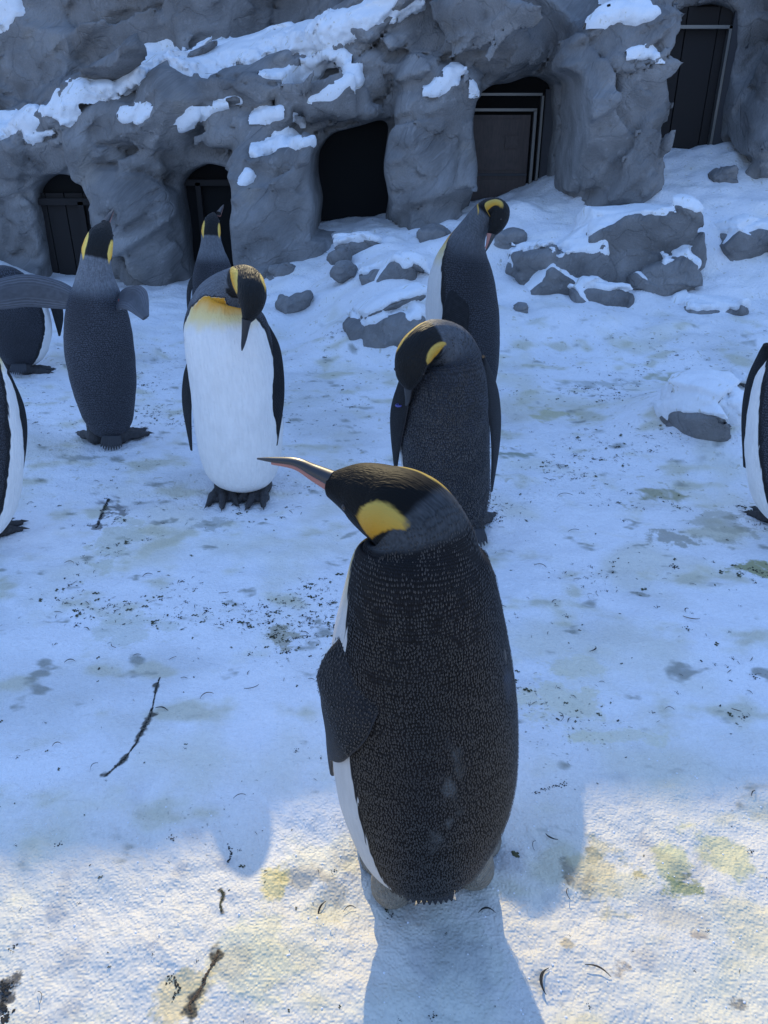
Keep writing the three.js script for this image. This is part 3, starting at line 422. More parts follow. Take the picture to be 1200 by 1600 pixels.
// plumage of a king penguin: u round the body (0.5 = spine of the back), v from tail to bill; returns linear colour, and the height of the feathers
function darkEdge(v) { return pl([[0, 0.36], [0.08, 0.42], [0.25, 0.49], [0.45, 0.55], [0.56, 0.6], [0.63, 0.68], [0.68, 0.82], [0.72, 1.02]], v); }
function plumage(u, v, CU, RV, hero) {
  const th = (u - 0.5) * 2, a = Math.abs(th), n1 = tfbm(u, v, 24, 3, 4) - 0.5, n2 = tnoise(u, v, 160, 9) - 0.5, nf = tnoise(u, v * 0.22, 200, 19) - 0.5;
  const e = darkEdge(v) + 0.018 * n1 + (hero ? 0.05 : 0.03) * nf;
  let row = v * RV, r0 = Math.floor(row), col = u * CU + (r0 & 1) * 0.5, c0 = Math.floor(col), jx = (h01(c0, r0, 5) - 0.5) * (hero ? 0.3 : 0.55), jy = (h01(c0, r0, 6) - 0.5) * (hero ? 0.3 : 0.6);
  const fx = col - c0 - 0.5 - jx, fy = row - r0 - 0.5 - jy, dot = clamp(1.15 - Math.hypot(fx * 2.3, fy * 2.2)) * (0.65 + 0.5 * h01(c0, r0, 8));
  let c, b = (hero ? 0.12 : 0.5) * dot;
  const m = (q, t) => { c = [lerp(c[0], q[0], t), lerp(c[1], q[1], t), lerp(c[2], q[2], t)]; };
  if (a < e) {
    c = hero ? [0.013, 0.0108, 0.0098] : [0.021, 0.0215, 0.025]; const k = (0.75 + 0.5 * (tfbm(u, v, 5, 33, 3) - 0.5) * 2) * sstep(0, 0.07, e - a);
    m([0.125, 0.137, 0.165], dot * clamp(k) * (hero ? 0.3 : 1));
    m([0.012, 0.012, 0.013], 0.9 * (1 - sstep(0.015, 0.05 - 0.02 * sstep(0.58, 0.64, v), e - a)));
    m((hero ? [0.085, 0.09, 0.095] : [0.15, 0.16, 0.175]).map((q) => q * (1 + 0.5 * n2 + 0.3 * nf)), sstep(hero ? 0.68 : 0.59, hero ? 0.71 : 0.68, v + 0.01 * n1) * sstep(0.0, 0.04, e - a));
    if (hero) {
      const st = (uu, vv, ru, rv, q, s) => { const d = Math.hypot((u - uu) / ru, (v - vv) / rv) + 1.6 * (tfbm(u, v, 20, 60, 4) - 0.47); m(q, s * (1 - sstep(0.5, 1.05, d))); };
      const sx = 0.5 - 0.07 - 0.055 * sstep(0.5, 0.2, v) + 0.02 * n1; if (v > 0.16 && v < 0.5) m([0.17, 0.18, 0.18], 0.8 * (1 - sstep(0.006, 0.03, Math.abs(u - sx) + 0.05 * (tfbm(u, v, 18, 70, 4) - 0.5))) * sstep(0.18, 0.3, v) * (1 - sstep(0.42, 0.48, v)) * sstep(0.4, 0.6, tfbm(u, v, 44, 90, 3)));
      st(0.565, 0.47, 0.03, 0.035, [0.12, 0.15, 0.21], 0.6); st(0.57, 0.51, 0.008, 0.012, [0.4, 0.38, 0.34], 0.6);
    }
  } else {
    const w = 0.97 + 0.12 * n1 + 0.08 * nf; c = [0.9 * w, 0.88 * w, 0.84 * w]; b = 0.25 + 0.3 * nf + 0.3 * n2;
    m([0.012, 0.012, 0.013], 1 - sstep(0.0, 0.012, a - e + 0.01 * nf));
    const o = sstep(0.565, 0.62, v + 0.03 * n1) * sstep(0, 0.015, a - e); m([0.86, 0.62, 0.14], o * 0.75); m([0.8, 0.34, 0.02], sstep(0.615, 0.67, v + 0.025 * n1) * sstep(0, 0.02, a - e)); m([0.5, 0.14, 0.015], sstep(0.655, 0.69, v) * sstep(0.1, 0.25, a - e));
  }
  const hood = lerp(0.752, 0.73, sstep(0.75, 0.95, a)) + 0.004 * n1;
  if (v > hood) { const k = 1 - sstep(0, 0.01, v - hood); c = [lerp(0.0105, c[0], k), lerp(0.0095, c[1], k), lerp(0.0085, c[2], k)]; b = 0.3 + 0.5 * n2 + 0.3 * nf; }
  // ear patch: a drop that narrows down the side of the neck
  const pv = (v - 0.797) / (hero ? 0.047 : 0.046), pa = (a - (hero ? 0.335 : 0.372) - 0.05 * pv) / ((hero ? 0.15 : 0.128) + 0.03 * pv), dd = Math.hypot(pv * (pv < 0 ? 0.85 : 1) * (1 + 0.7 * Math.max(0, pa)), pa > 0 ? pa / 1.35 : pa) + 0.22 * n1 + 0.1 * n2;
  const p = 1 - sstep(0.76, 1.06, dd);
  if (p > 0) { const y = clamp(0.5 + 0.6 * pa); c = [lerp(c[0], 0.83, p), lerp(c[1], lerp(0.58, 0.40, y), p), lerp(c[2], lerp(0.13, 0.03, y), p)]; b = lerp(b, 0.4 + 0.5 * n2, p); }
  return { c, b };
}
function plumTex(w, h, CU, RV, hero) { const B = new Float32Array(w * h); let k = 0; const c = tex(w, h, (u, v) => { const q = plumage(u, v, CU, RV, hero); B[k++] = q.b; return q.c; }, true); k = 0; const b = tex(w, h, () => B[k++]); c.wrapT = b.wrapT = THREE.ClampToEdgeWrapping; return [c, b]; }
const [plumCol, plumBump] = plumTex(1024, 1536, 130, 150), [heroCol, heroBump] = plumTex(1024, 1024, 200, 200, true);
const feathers = (tint, map = plumCol, bump = plumBump, s = 0.004, sheen = 0.25) => new THREE.MeshPhysicalMaterial({ color: new THREE.Color().setRGB(tint, tint, tint * 1.01), map, bumpMap: bump, bumpScale: s, roughness: 0.62, specularIntensity: sheen * 2, sheen, sheenRoughness: 0.45, sheenColor: new THREE.Color().setRGB(0.5, 0.5, 0.55) });
const wingTex = tex(256, 512, (u, v) => {     // outer side round u = 0.5 dark with rows of scale feathers, inner side pale
  const a = Math.abs(u - 0.5) * 4, n = tfbm(u, v, 30, 4, 3), r = Math.abs((v * 60 + 0.5 * (Math.floor(u * 40) & 1)) % 1 - 0.5) * 2, edge = sstep(0.8, 0.95, a + 0.1 * (n - 0.5));
  const c = a < 1.0 ? lerp(0.009, 0.04, r * n) : 0, w = sstep(1.12, 1.3, a + 0.25 * (n - 0.5));
  const d = [lerp(c, 0.045, edge), lerp(c * 1.03, 0.045, edge), lerp(c * 1.15, 0.05, edge)]; return [lerp(d[0], 0.62, w), lerp(d[1], 0.60, w), lerp(d[2], 0.58, w)];
}, true);
const wingTexRow = tex(512, 512, (u, v) => {  // spread wing: long curved rows of scales along the rear edge
  const a = (u - 0.5) * 4, n = tfbm(u, v, 30, 4, 3), r = Math.abs(((u - 0.5) * 4 * 7 + 0.4 * n) % 1); const str = a > 0.15 || a < -0.15 ? sstep(0.5, 0.8, r) * sstep(0.1, 0.5, Math.abs(a)) : 0, w = sstep(1.12, 1.3, Math.abs(a) + 0.1 * n);
  const c = lerp(0.05 + 0.05 * n, 0.15, str * 0.8); return [lerp(c, 0.5, w), lerp(c * 1.05, 0.5, w), lerp(c * 1.2, 0.5, w)];
}, true);
const wingMat = new THREE.MeshPhysicalMaterial({ map: wingTex, bumpMap: plumBump, bumpScale: 0.0015, roughness: 0.6, specularIntensity: 0.35, sheen: 0.04, sheenColor: new THREE.Color().setRGB(0.5, 0.5, 0.55) });
const wingRowMat = new THREE.MeshPhysicalMaterial({ map: wingTexRow, roughness: 0.55 });
const billDark = new THREE.MeshPhysicalMaterial({ color: new THREE.Color().setRGB(0.022, 0.02, 0.02), roughness: 0.38, clearcoat: 0.3, clearcoatRoughness: 0.35 });
const billPink = new THREE.MeshPhysicalMaterial({ color: new THREE.Color().setRGB(0.36, 0.15, 0.12), roughness: 0.45 });
const skinTex = tex(256, 256, (u, v) => { const n = tfbm(u, v, 12, 8, 4), s = tnoise(u, v, 60, 12); const k = 0.6 + 0.5 * n + 0.3 * (s - 0.5); return [k, k, k]; }, true);
const skinBump = tex(256, 256, (u, v) => 0.6 * tnoise(u, v, 48, 12) + 0.4 * tfbm(u, v, 12, 8, 4));
const tailMat = new THREE.MeshPhysicalMaterial({ color: new THREE.Color().setRGB(0.03, 0.031, 0.036), roughness: 0.6 });
const footMat = new THREE.MeshPhysicalMaterial({ vertexColors: true, color: new THREE.Color().setRGB(0.045, 0.043, 0.045), map: skinTex, bumpMap: skinBump, bumpScale: 0.003, roughness: 0.6 });
const heelMat = new THREE.MeshPhysicalMaterial({ vertexColors: true, color: new THREE.Color().setRGB(0.27, 0.24, 0.19), map: skinTex, bumpMap: skinBump, bumpScale: 0.004, roughness: 0.75 });
const clawMat = new THREE.MeshPhysicalMaterial({ color: new THREE.Color().setRGB(0.03, 0.027, 0.026), roughness: 0.4 });
const eyeMat = new THREE.MeshPhysicalMaterial({ color: new THREE.Color().setRGB(0.02, 0.012, 0.008), roughness: 0.25 });

// a body swept through rings: each row is { p, w, f, b, d, v } = centre, half width, depth to the front and to the back, direction of the back, place in the pattern
const cr = (a, b, c, d, t) => 0.5 * (2 * b + (c - a) * t + (2 * a - 5 * b + 4 * c - d) * t * t + (3 * b - a - 3 * c + d) * t * t * t);
function sample(rows, s) {
  const i = Math.min(Math.floor(s), rows.length - 2), t = s - i, A = rows[Math.max(0, i - 1)], B = rows[i], C = rows[i + 1], D = rows[Math.min(rows.length - 1, i + 2)], q = (k) => cr(A[k], B[k], C[k], D[k], t), o = {};
  o.p = V(cr(A.p.x, B.p.x, C.p.x, D.p.x, t), cr(A.p.y, B.p.y, C.p.y, D.p.y, t), cr(A.p.z, B.p.z, C.p.z, D.p.z, t));
  o.d = B.d.clone().lerp(C.d, sstep(0, 1, t)); o.w = Math.max(0.0005, q('w')); o.f = Math.max(0.0005, q('f')); o.b = Math.max(0.0005, q('b')); o.v = lerp(B.v, C.v, t); return o;
}
function frame(rows, s) {
  const o = sample(rows, s), e = 0.02, n = rows.length - 1, T = sample(rows, Math.min(n, s + e)).p.sub(sample(rows, Math.max(0, s - e)).p).normalize();
  const D = o.d.clone().addScaledVector(T, -o.d.dot(T)).normalize(); o.T = T; o.D = D; o.S = T.clone().cross(D); return o;
}
function ringPoint(o, th, bulge = 0) { const c = Math.cos(th), s = Math.sin(th), r = 1 + bulge; return o.p.clone().addScaledVector(o.S, o.w * s * r).addScaledVector(o.D, (c > 0 ? o.b : o.f) * c * r); }
function loft(rows, NR, NS, rough = 0, seed = 1) {
  const pos = [], uv = [], idx = [], n = rows.length - 1, W = NS + 1;
  for (let j = 0; j <= NR; j++) {
    const s = j / NR * n, o = frame(rows, s);
    for (let i = 0; i <= NS; i++) { const u = i / NS, th = (u - 0.5) * 2 * Math.PI, p = ringPoint(o, i === NS ? -Math.PI : th); if (rough) { const k = rough * fbm(p.x * 16 + seed, p.y * 16, p.z * 16, 3); const q = p.clone().sub(o.p).normalize(); p.addScaledVector(q, k); } pos.push(p.x, p.y, p.z); uv.push(u, o.v); if (i && j) { const a = (j - 1) * W + i - 1; idx.push(a, a + 1, a + W, a + 1, a + W + 1, a + W); } }
  }
  for (const [r, o, fl] of [[0, frame(rows, 0), 1], [NR, frame(rows, n), 0]]) { const c = pos.length / 3; pos.push(o.p.x, o.p.y, o.p.z); uv.push(0.5, o.v); for (let i = 0; i < NS; i++) fl ? idx.push(c, r * W + i + 1, r * W + i) : idx.push(c, r * W + i, r * W + i + 1); }
  const g = new THREE.BufferGeometry(); g.setAttribute('position', new THREE.Float32BufferAttribute(pos, 3)); g.setAttribute('uv', new THREE.Float32BufferAttribute(uv, 2)); g.setIndex(idx); g.computeVertexNormals();
  const N = g.attributes.normal; for (let j = 0; j <= NR; j++) { const a = j * W, b = j * W + NS, m = V(N.getX(a) + N.getX(b), N.getY(a) + N.getY(b), N.getZ(a) + N.getZ(b)).normalize(); N.setXYZ(a, m.x, m.y, m.z); N.setXYZ(b, m.x, m.y, m.z); }
  return g;
}
// foot pointing along -z, ankle at the origin: heel, three webbed toes with claws
function footShape() {
  const cap = (x, y, z, a, b, r0, r1) => { const dx = b[0] - a[0], dy = b[1] - a[1], dz = b[2] - a[2], t = clamp(((x - a[0]) * dx + (y - a[1]) * dy + (z - a[2]) * dz) / (dx * dx + dy * dy + dz * dz)); return Math.hypot(x - a[0] - dx * t, y - a[1] - dy * t, z - a[2] - dz * t) - lerp(r0, r1, t); };
  const T = [[-0.042, -0.098], [0.002, -0.115], [0.045, -0.092]];
  const f = (x, y, z) => {
    let d = cap(x, y, z, [0, 0.085, 0.012], [0, 0.03, 0.008], 0.028, 0.026);
    d = smin(d, ell(x, y, z, [0, 0.026, 0.012], [0.032, 0.028, 0.034]), 0.02);
    for (const [tx, tz] of T) { d = smin(d, cap(x, y, z, [tx * 0.25, 0.026, -0.01], [tx * 0.75, 0.021, tz * 0.62], 0.017, 0.0125), 0.012); d = smin(d, cap(x, y, z, [tx * 0.75, 0.021, tz * 0.62], [tx, 0.0105, tz], 0.0135, 0.009), 0.006); }
    d = smin(d, Math.max(cap(x, y, z, [-0.02, 0.011, -0.05], [0.022, 0.011, -0.05], 0.026, 0.026), Math.abs(y - 0.011) - 0.004), 0.012);
    return Math.max(d, -y - 0.004) + 0.0012 * noise(x * 110, y * 110, z * 110);
  };
  const g = obliqueUV(netMesh(f, [-0.08, -0.02, -0.15], [0.08, 0.12, 0.06], 0.0036, 0.02), 0.09), claws = T.map(([tx, tz]) => { const c = new THREE.ConeGeometry(0.0062, 0.028, 8, 3); c.rotateX(-Math.PI / 2 - 0.32); c.rotateY(Math.atan2(-tx, -tz)); const l = Math.hypot(tx, tz); c.translate(tx * (1 + 0.016 / l), 0.0105, tz * (1 + 0.016 / l)); return c; });
  return { g, claws };
}
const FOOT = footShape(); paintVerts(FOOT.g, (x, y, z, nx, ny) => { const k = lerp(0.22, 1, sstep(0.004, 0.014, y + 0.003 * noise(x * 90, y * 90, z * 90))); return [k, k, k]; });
const rowsOf = (list, v) => list.map((r, i) => ({ p: r[0], w: r[1], f: r[2], b: r[3], d: r[4], v: r[5] ?? (v ? v[i] : i / (list.length - 1)) }));

function penguin(o) {                                        // all positions in metres in the yard; the group stands under the feet
  const root = base('king_penguin', o.root); tag(root, o.label, 'penguin', 'king penguins in the snowy yard');
  const loc = (rows) => rows.map((r) => ({ ...r, p: r.p.clone().sub(o.root) }));
  const body = loc(o.body), mat = o.mat;
  mesh('body', loft(body, o.hero ? 260 : 170, o.hero ? 160 : 96, o.rough ?? (o.hero ? 0.0008 : 0.004), o.seed), mat, root);
  for (const w of o.wings || []) mesh('flipper', loft(loc(w.rows), 50, 30, 0.0012, o.seed), w.mat || wingMat, root);
  if (o.bill) {                                               // [base, middle, tip], back direction
    const [b0, b1, b2] = o.bill.pts, D = o.bill.d, k = o.bill.k ?? 1, up = D.clone();
    const line = (off, s) => [[b0, 0.0145, 0.012], [b0.clone().lerp(b1, 0.5), 0.011, 0.009], [b1, 0.0085, 0.006], [b1.clone().lerp(b2, 0.6), 0.0055, 0.004], [b2, 0.0016, 0.0014]].map(([p, w, h], i) => ({ p: p.clone().addScaledVector(up, off * (1 - i / 4.6)).sub(o.root), w: w * k * s, f: h * k, b: h * k, d: D, v: i / 4 }));
    const ub = mesh('upper_bill', loft(line(0.006 * k, 1), 36, 20), billDark, root); const lo = line(-0.0065 * k, 0.82); lo.pop();
    mesh('lower_bill', loft(lo, 28, 20), o.bill.plain ? billDark : billPink, root);
  }
  for (const s of [-1, 1]) if (o.eyes !== false) { const q = frame(body, (body.length - 1) * (o.eyeAt ?? 0.9)), e = new THREE.SphereGeometry(0.005, 14, 10), p = ringPoint(q, s * 1.35, -0.05); e.translate(p.x, p.y, p.z); mesh('eye', e, eyeMat, root); }
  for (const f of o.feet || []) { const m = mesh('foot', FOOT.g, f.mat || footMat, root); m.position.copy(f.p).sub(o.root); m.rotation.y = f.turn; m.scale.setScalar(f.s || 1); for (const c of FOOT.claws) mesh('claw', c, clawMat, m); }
  if (o.tail) { const [p, dir, side, w, tl = 0.06] = o.tail, gs = []; for (let i = -4; i <= 4; i++) { const d = dir.clone().addScaledVector(side, i * 0.06), q = p.clone().addScaledVector(side, i * w / 9).sub(o.root), l = tl * (1 - 0.03 * i * i * 0.5), up = side.clone().cross(dir).normalize(); gs.push(loft(rowsOf([[q, 0.007, 0.003, 0.003, up], [q.clone().addScaledVector(d, l * 0.6), 0.006, 0.002, 0.002, up], [q.clone().addScaledVector(d, l), 0.0015, 0.001, 0.001, up]]), 8, 8)); } mesh('tail', mergeGeometries(gs), tailMat, root); }
  o.extra?.(root, body);
  return root;
}
// shaft of small overlapping feathers set on the body surface, dark with pale tips
const featherGeo = (() => {
  const g = new THREE.BufferGeometry(), P = [[0, 0, 0], [-0.5, -0.45, 0.12], [0.5, -0.45, 0.12], [-0.34, -0.8, 0.26], [0.34, -0.8, 0.26], [0, -1.05, 0.34], [0, -0.5, 0.3], [0, -0.82, 0.42]];
  const C = [0.12, 0.12, 0.12, 0.16, 0.16, 1.0, 0.13, 0.62]; g.setAttribute('position', new THREE.Float32BufferAttribute(P.flat(), 3)); g.setAttribute('color', new THREE.Float32BufferAttribute(C.flatMap((c) => [c, c, c]), 3));
  g.setIndex([0, 1, 6, 0, 6, 2, 1, 3, 7, 1, 7, 6, 2, 6, 7, 2, 7, 4, 3, 5, 7, 4, 7, 5]); g.computeVertexNormals(); return g;
})();
function coat(root, body, { tickW = 0.6, wing, CU, RV, v0, v1, len, wid, tip, seed, maxA = 0.0, hero }) {
  const r = rng(seed), M = [], cols = [], n = body.length - 1, q = new THREE.Matrix4();
  let s = 0; while (s < n && frame(body, s).v < v0) s += 0.01;
  for (let k = 0; k < 400; k++) {
    const was = frame(body, s).p; while (s < n && frame(body, s).p.distanceTo(was) < 1 / RV) s += 0.004; const o = frame(body, s), v = o.v; if (v > v1 || s >= n) break; const circ = Math.PI * (o.w + (o.f + o.b) / 2), cnt = Math.round(circ / wid);
    for (let i = 0; i < cnt; i++) {
      const u = (i + (k & 1) * 0.5 + (r() - 0.5) * 0.4 + 0.5 * noise(k * 0.4, 3, seed)) / cnt, th = (u - 0.5) * 2 * Math.PI, a = Math.abs(u - 0.5) * 2; if (a > (wing ? 0.42 : darkEdge(v) - 0.012)) continue;
      const p = ringPoint(o, th), p2 = ringPoint(o, th + 0.02), T = o.T.clone(), tu = p2.sub(p).normalize(), N = tu.clone().cross(T).normalize(); if (N.dot(p.clone().sub(o.p)) < 0) N.negate();
      const sk = (r() - 0.5) * 0.3, Y = T.addScaledVector(tu, sk).normalize(), XX = Y.clone().cross(N).normalize(), L = len * (0.8 + 0.4 * r()) * (1 + 2.2 * (1 - sstep(0.03, 0.08, v))), lift = 0.1 + 0.2 * r(), Wd = wid * 0.95;
      p.addScaledVector(tu, (r() - 0.5) * wid * 0.5).addScaledVector(Y, ((r() - 0.5) * 0.8 + 1.6 * noise(u * 26, k * 0.21, seed)) / RV).addScaledVector(N, 0.0008);
      q.makeBasis(XX.clone().multiplyScalar(Wd * tickW), Y.clone().multiplyScalar(L * tickW), N.clone().multiplyScalar(L * lift * tickW)); q.setPosition(p); M.push(q.clone());
      const c = wing ? [0, 0, 0] : plumage(u, v, 150, 150, hero).c; const lum = tip * (wing ? 1 : 0.25 + 0.75 * sstep(0.05, 0.09, v)) * (0.6 + 0.8 * r()) * (0.75 + 0.7 * fbm(u * 9, v * 9, seed, 3)); const edge = wing ? 1 : sstep(0.0, 0.06, darkEdge(v) - a); const st = hero ? Math.max(0, c[0] - 0.11) * 1.1 : 0;
      cols.push(new THREE.Color().setRGB(lum * edge + st + 0.01, lum * edge * 0.96 + st + 0.0085, lum * edge * 0.97 + st + 0.008));
    }
  }
  const im = new THREE.InstancedMesh(featherGeo, new THREE.MeshPhysicalMaterial({ vertexColors: true, roughness: 0.5, sheen: 0.2, sheenColor: new THREE.Color().setRGB(0.5, 0.5, 0.55) }), M.length);
  M.forEach((m, i) => { im.setMatrixAt(i, m); im.setColorAt(i, cols[i]); }); im.name = wing ? 'flipper_feathers' : 'back_feathers'; im.userData.kind = 'stuff'; im.castShadow = im.receiveShadow = true; root.add(im);
}
const col = (px, y, z) => V(X(px, y, z), y, z);
const Bk = V(0, 0, 1);
function leaf(pts, ws, out, th = 0.009) { pts = [pts[0].clone().lerp(pts[1], -0.45), ...pts]; ws = [ws[0] * 0.35, ...ws]; if (Array.isArray(out)) out = [out[0], ...out]; return rowsOf(pts.map((p, i) => [p, ws[i], th * (i === pts.length - 1 ? 0.3 : 1 - 0.12 * i), th * (i === pts.length - 1 ? 0.3 : 1 - 0.12 * i), Array.isArray(out) ? out[i] : out])); }

// 1. the near bird, its back to us, head turned to the left
{
  const z = -0.93, Dh = V(0.72, 0, 0.7), c = (px, y, w, f, b, d = Dh, zz = z) => [col(px, y, zz), w, f, b, d];
  const body = rowsOf([c(670, 0.052, 0.04, 0.04, 0.04), c(670, 0.07, 0.096, 0.09, 0.085), c(671, 0.115, 0.128, 0.125, 0.107), c(674, 0.22, 0.152, 0.155, 0.128), c(669, 0.36, 0.152, 0.156, 0.13), c(662, 0.49, 0.137, 0.142, 0.12), c(659, 0.585, 0.117, 0.118, 0.106),
    c(655, 0.645, 0.1, 0.096, 0.09, V(0.7, 0, 0.8)), c(655, 0.681, 0.08, 0.076, 0.072, V(0.65, 0.1, 0.9), -0.935), c(648, 0.704, 0.066, 0.068, 0.064, V(0.7, 0.4, 0.75), -0.94), c(632, 0.716, 0.061, 0.069, 0.06, V(0.45, 0.62, 0.7), -0.95), c(602, 0.72, 0.054, 0.066, 0.055, V(0.2, 0.72, 0.68), -0.972), c(560, 0.727, 0.041, 0.052, 0.039, V(0.1, 0.8, 0.55), -1.0), c(516, 0.731, 0.018, 0.027, 0.014, V(0.05, 0.95, 0.3), -1.017)], [0, 0.06, 0.13, 0.25, 0.39, 0.5, 0.57, 0.61, 0.665, 0.735, 0.782, 0.83, 0.89, 1]);
  const L = [col(582, 0.575, -0.89), col(560, 0.525, -0.862), col(536, 0.465, -0.852), col(520, 0.4, -0.872), col(516, 0.32, -0.93), col(520, 0.2, -0.98)];
  penguin({
    root: V(X(670, 0, z), ground(X(670, 0, z), z), z), seed: 3, hero: true, body, mat: feathers(0.6, heroCol, heroBump, 0.0012, 0.1), eyeAt: 0.915,
    label: 'nearest penguin in the foreground, back to us, head turned left in the sun',
    wings: [{ rows: leaf(L, [0.026, 0.05, 0.062, 0.052, 0.033, 0.007], [V(-0.5, 0, 0.85), V(-0.6, 0, 0.8), V(-0.75, 0.1, 0.65), V(-0.9, 0, 0.4), V(-1, 0, 0.1), V(-1, 0, 0)], 0.017) }, { rows: leaf([col(742, 0.58, -0.96), col(770, 0.5, -0.97), col(786, 0.4, -0.985), col(792, 0.28, -1.0)], [0.018, 0.04, 0.038, 0.008], V(0.95, 0, 0.3), 0.014) }],
    bill: { pts: [col(520, 0.731, -1.015), col(462, 0.747, -1.045), col(402, 0.744, -1.07)], d: V(0.1, 1, 0.15), k: 0.94 },
    feet: [{ p: V(X(612, 0.0, -0.905), -0.004, -0.905), turn: 0.1, mat: heelMat, s: 1.08 }, { p: V(X(738, 0.0, -0.94), -0.004, -0.94), turn: -0.08, mat: heelMat, s: 1.08 }],
    tail: [V(X(672, 0.05, -0.86), 0.052, -0.868), V(0, -0.85, 0.25).normalize(), V(1, 0, 0), 0.07, 0.032],
    extra: (root, b) => { const w = leaf(L, [0.026, 0.05, 0.062, 0.052, 0.033, 0.007], [V(-0.5, 0, 0.85), V(-0.6, 0, 0.8), V(-0.75, 0.1, 0.65), V(-0.9, 0, 0.4), V(-1, 0, 0.1), V(-1, 0, 0)], 0.017).map((r) => ({ ...r, p: r.p.clone().sub(root.position) })); coat(root, w, { RV: 215, v0: 0.12, v1: 0.62, len: 0.008, wid: 0.0046, tip: 0.06, tickW: 0.58, seed: 6, wing: true }); coat(root, b, { CU: 150, RV: 235, v0: 0.02, v1: 0.74, len: 0.008, wid: 0.0042, tip: 0.072, tickW: 0.62, seed: 5, hero: true }); },
  });
}
// 2. white chest to us, bill resting on its breast
{
  const z = -2.5, F = V(0, 0, -1), c = (px, y, w, f, b, d = F, zz = z) => [col(px, y, zz), w, f, b, d];
  const body = rowsOf([c(378, 0.025, 0.04, 0.04, 0.04), c(378, 0.055, 0.1, 0.095, 0.08), c(377, 0.12, 0.134, 0.125, 0.1), c(374, 0.25, 0.15, 0.145, 0.12), c(367, 0.41, 0.147, 0.145, 0.12), c(358, 0.53, 0.143, 0.135, 0.12), c(352, 0.61, 0.133, 0.115, 0.11), c(350, 0.665, 0.108, 0.09, 0.09), c(354, 0.7, 0.078, 0.07, 0.07, F, -2.5),
    c(368, 0.735, 0.054, 0.05, 0.05, V(0.1, 0.3, -1), -2.48), c(385, 0.753, 0.049, 0.046, 0.048, V(0.1, 1, -0.2), -2.43), c(393, 0.735, 0.045, 0.046, 0.045, V(0, 0.7, 0.7), -2.36), c(392, 0.695, 0.033, 0.034, 0.034, V(0, 0.3, 1), -2.33), c(385, 0.655, 0.012, 0.012, 0.012, V(0, 0.1, 1), -2.325)], STD);
  penguin({
    root: V(X(378, 0, z), ground(X(378, 0, z), z), z), seed: 11, body, mat: feathers(1.0), eyeAt: 0.905, label: 'penguin with its white chest towards us, bill lowered on its breast',
    wings: [{ rows: leaf([col(303, 0.5, -2.52), col(294, 0.42, -2.5), col(292, 0.33, -2.48), col(299, 0.18, -2.47)], [0.024, 0.04, 0.036, 0.008], V(-0.8, 0, 0.6)) }, { rows: leaf([col(410, 0.6, -2.53), col(424, 0.52, -2.49), col(431, 0.38, -2.45), col(431, 0.21, -2.44)], [0.024, 0.042, 0.038, 0.008], V(0.75, 0, 0.65)) }],
    bill: { pts: [col(386, 0.665, -2.325), col(382, 0.61, -2.325), col(378, 0.565, -2.335)], d: V(0, 0.1, 1), k: 1.05 },
    feet: [{ p: V(X(352, 0, -2.5), 0, -2.5), turn: Math.PI + 0.12, s: 1.1 }, { p: V(X(408, 0, -2.5), 0, -2.5), turn: Math.PI - 0.2, s: 1.1 }],
    tail: [V(X(378, 0.05, -2.6), 0.05, -2.6), V(0, -0.4, -0.9).normalize(), V(1, 0, 0), 0.08],
  });
}
// 3 and 4. birds with their backs to us at the arches
const upright = (z, dx, k, Dq) => { const c = (px, y, w, f, b, d = V(0, 0, 1), zz = 0) => [V(X(px, y, -3) * 1 + dx, y * k, z + zz * k), w * k, f * k, b * k, d.clone().add(V(Dq, 0, 0))]; return rowsOf([c(172, 0.03, 0.035, 0.035, 0.035), c(171, 0.055, 0.075, 0.07, 0.07), c(169, 0.12, 0.105, 0.1, 0.085), c(162, 0.26, 0.13, 0.128, 0.105), c(155, 0.4, 0.137, 0.133, 0.11), c(151, 0.52, 0.127, 0.12, 0.1), c(149, 0.6, 0.108, 0.1, 0.09), c(148, 0.655, 0.087, 0.08, 0.075), c(147, 0.705, 0.069, 0.064, 0.06),
  c(147, 0.75, 0.059, 0.055, 0.052), c(148, 0.795, 0.056, 0.052, 0.05, V(0, 0.25, 1), -0.01), c(149, 0.832, 0.05, 0.046, 0.044, V(0, 0.6, 0.8), -0.035), c(149, 0.86, 0.036, 0.034, 0.032, V(0, 0.7, 0.7), -0.075), c(150, 0.885, 0.012, 0.012, 0.012, V(0, 0.7, 0.7), -0.115)], STD); };
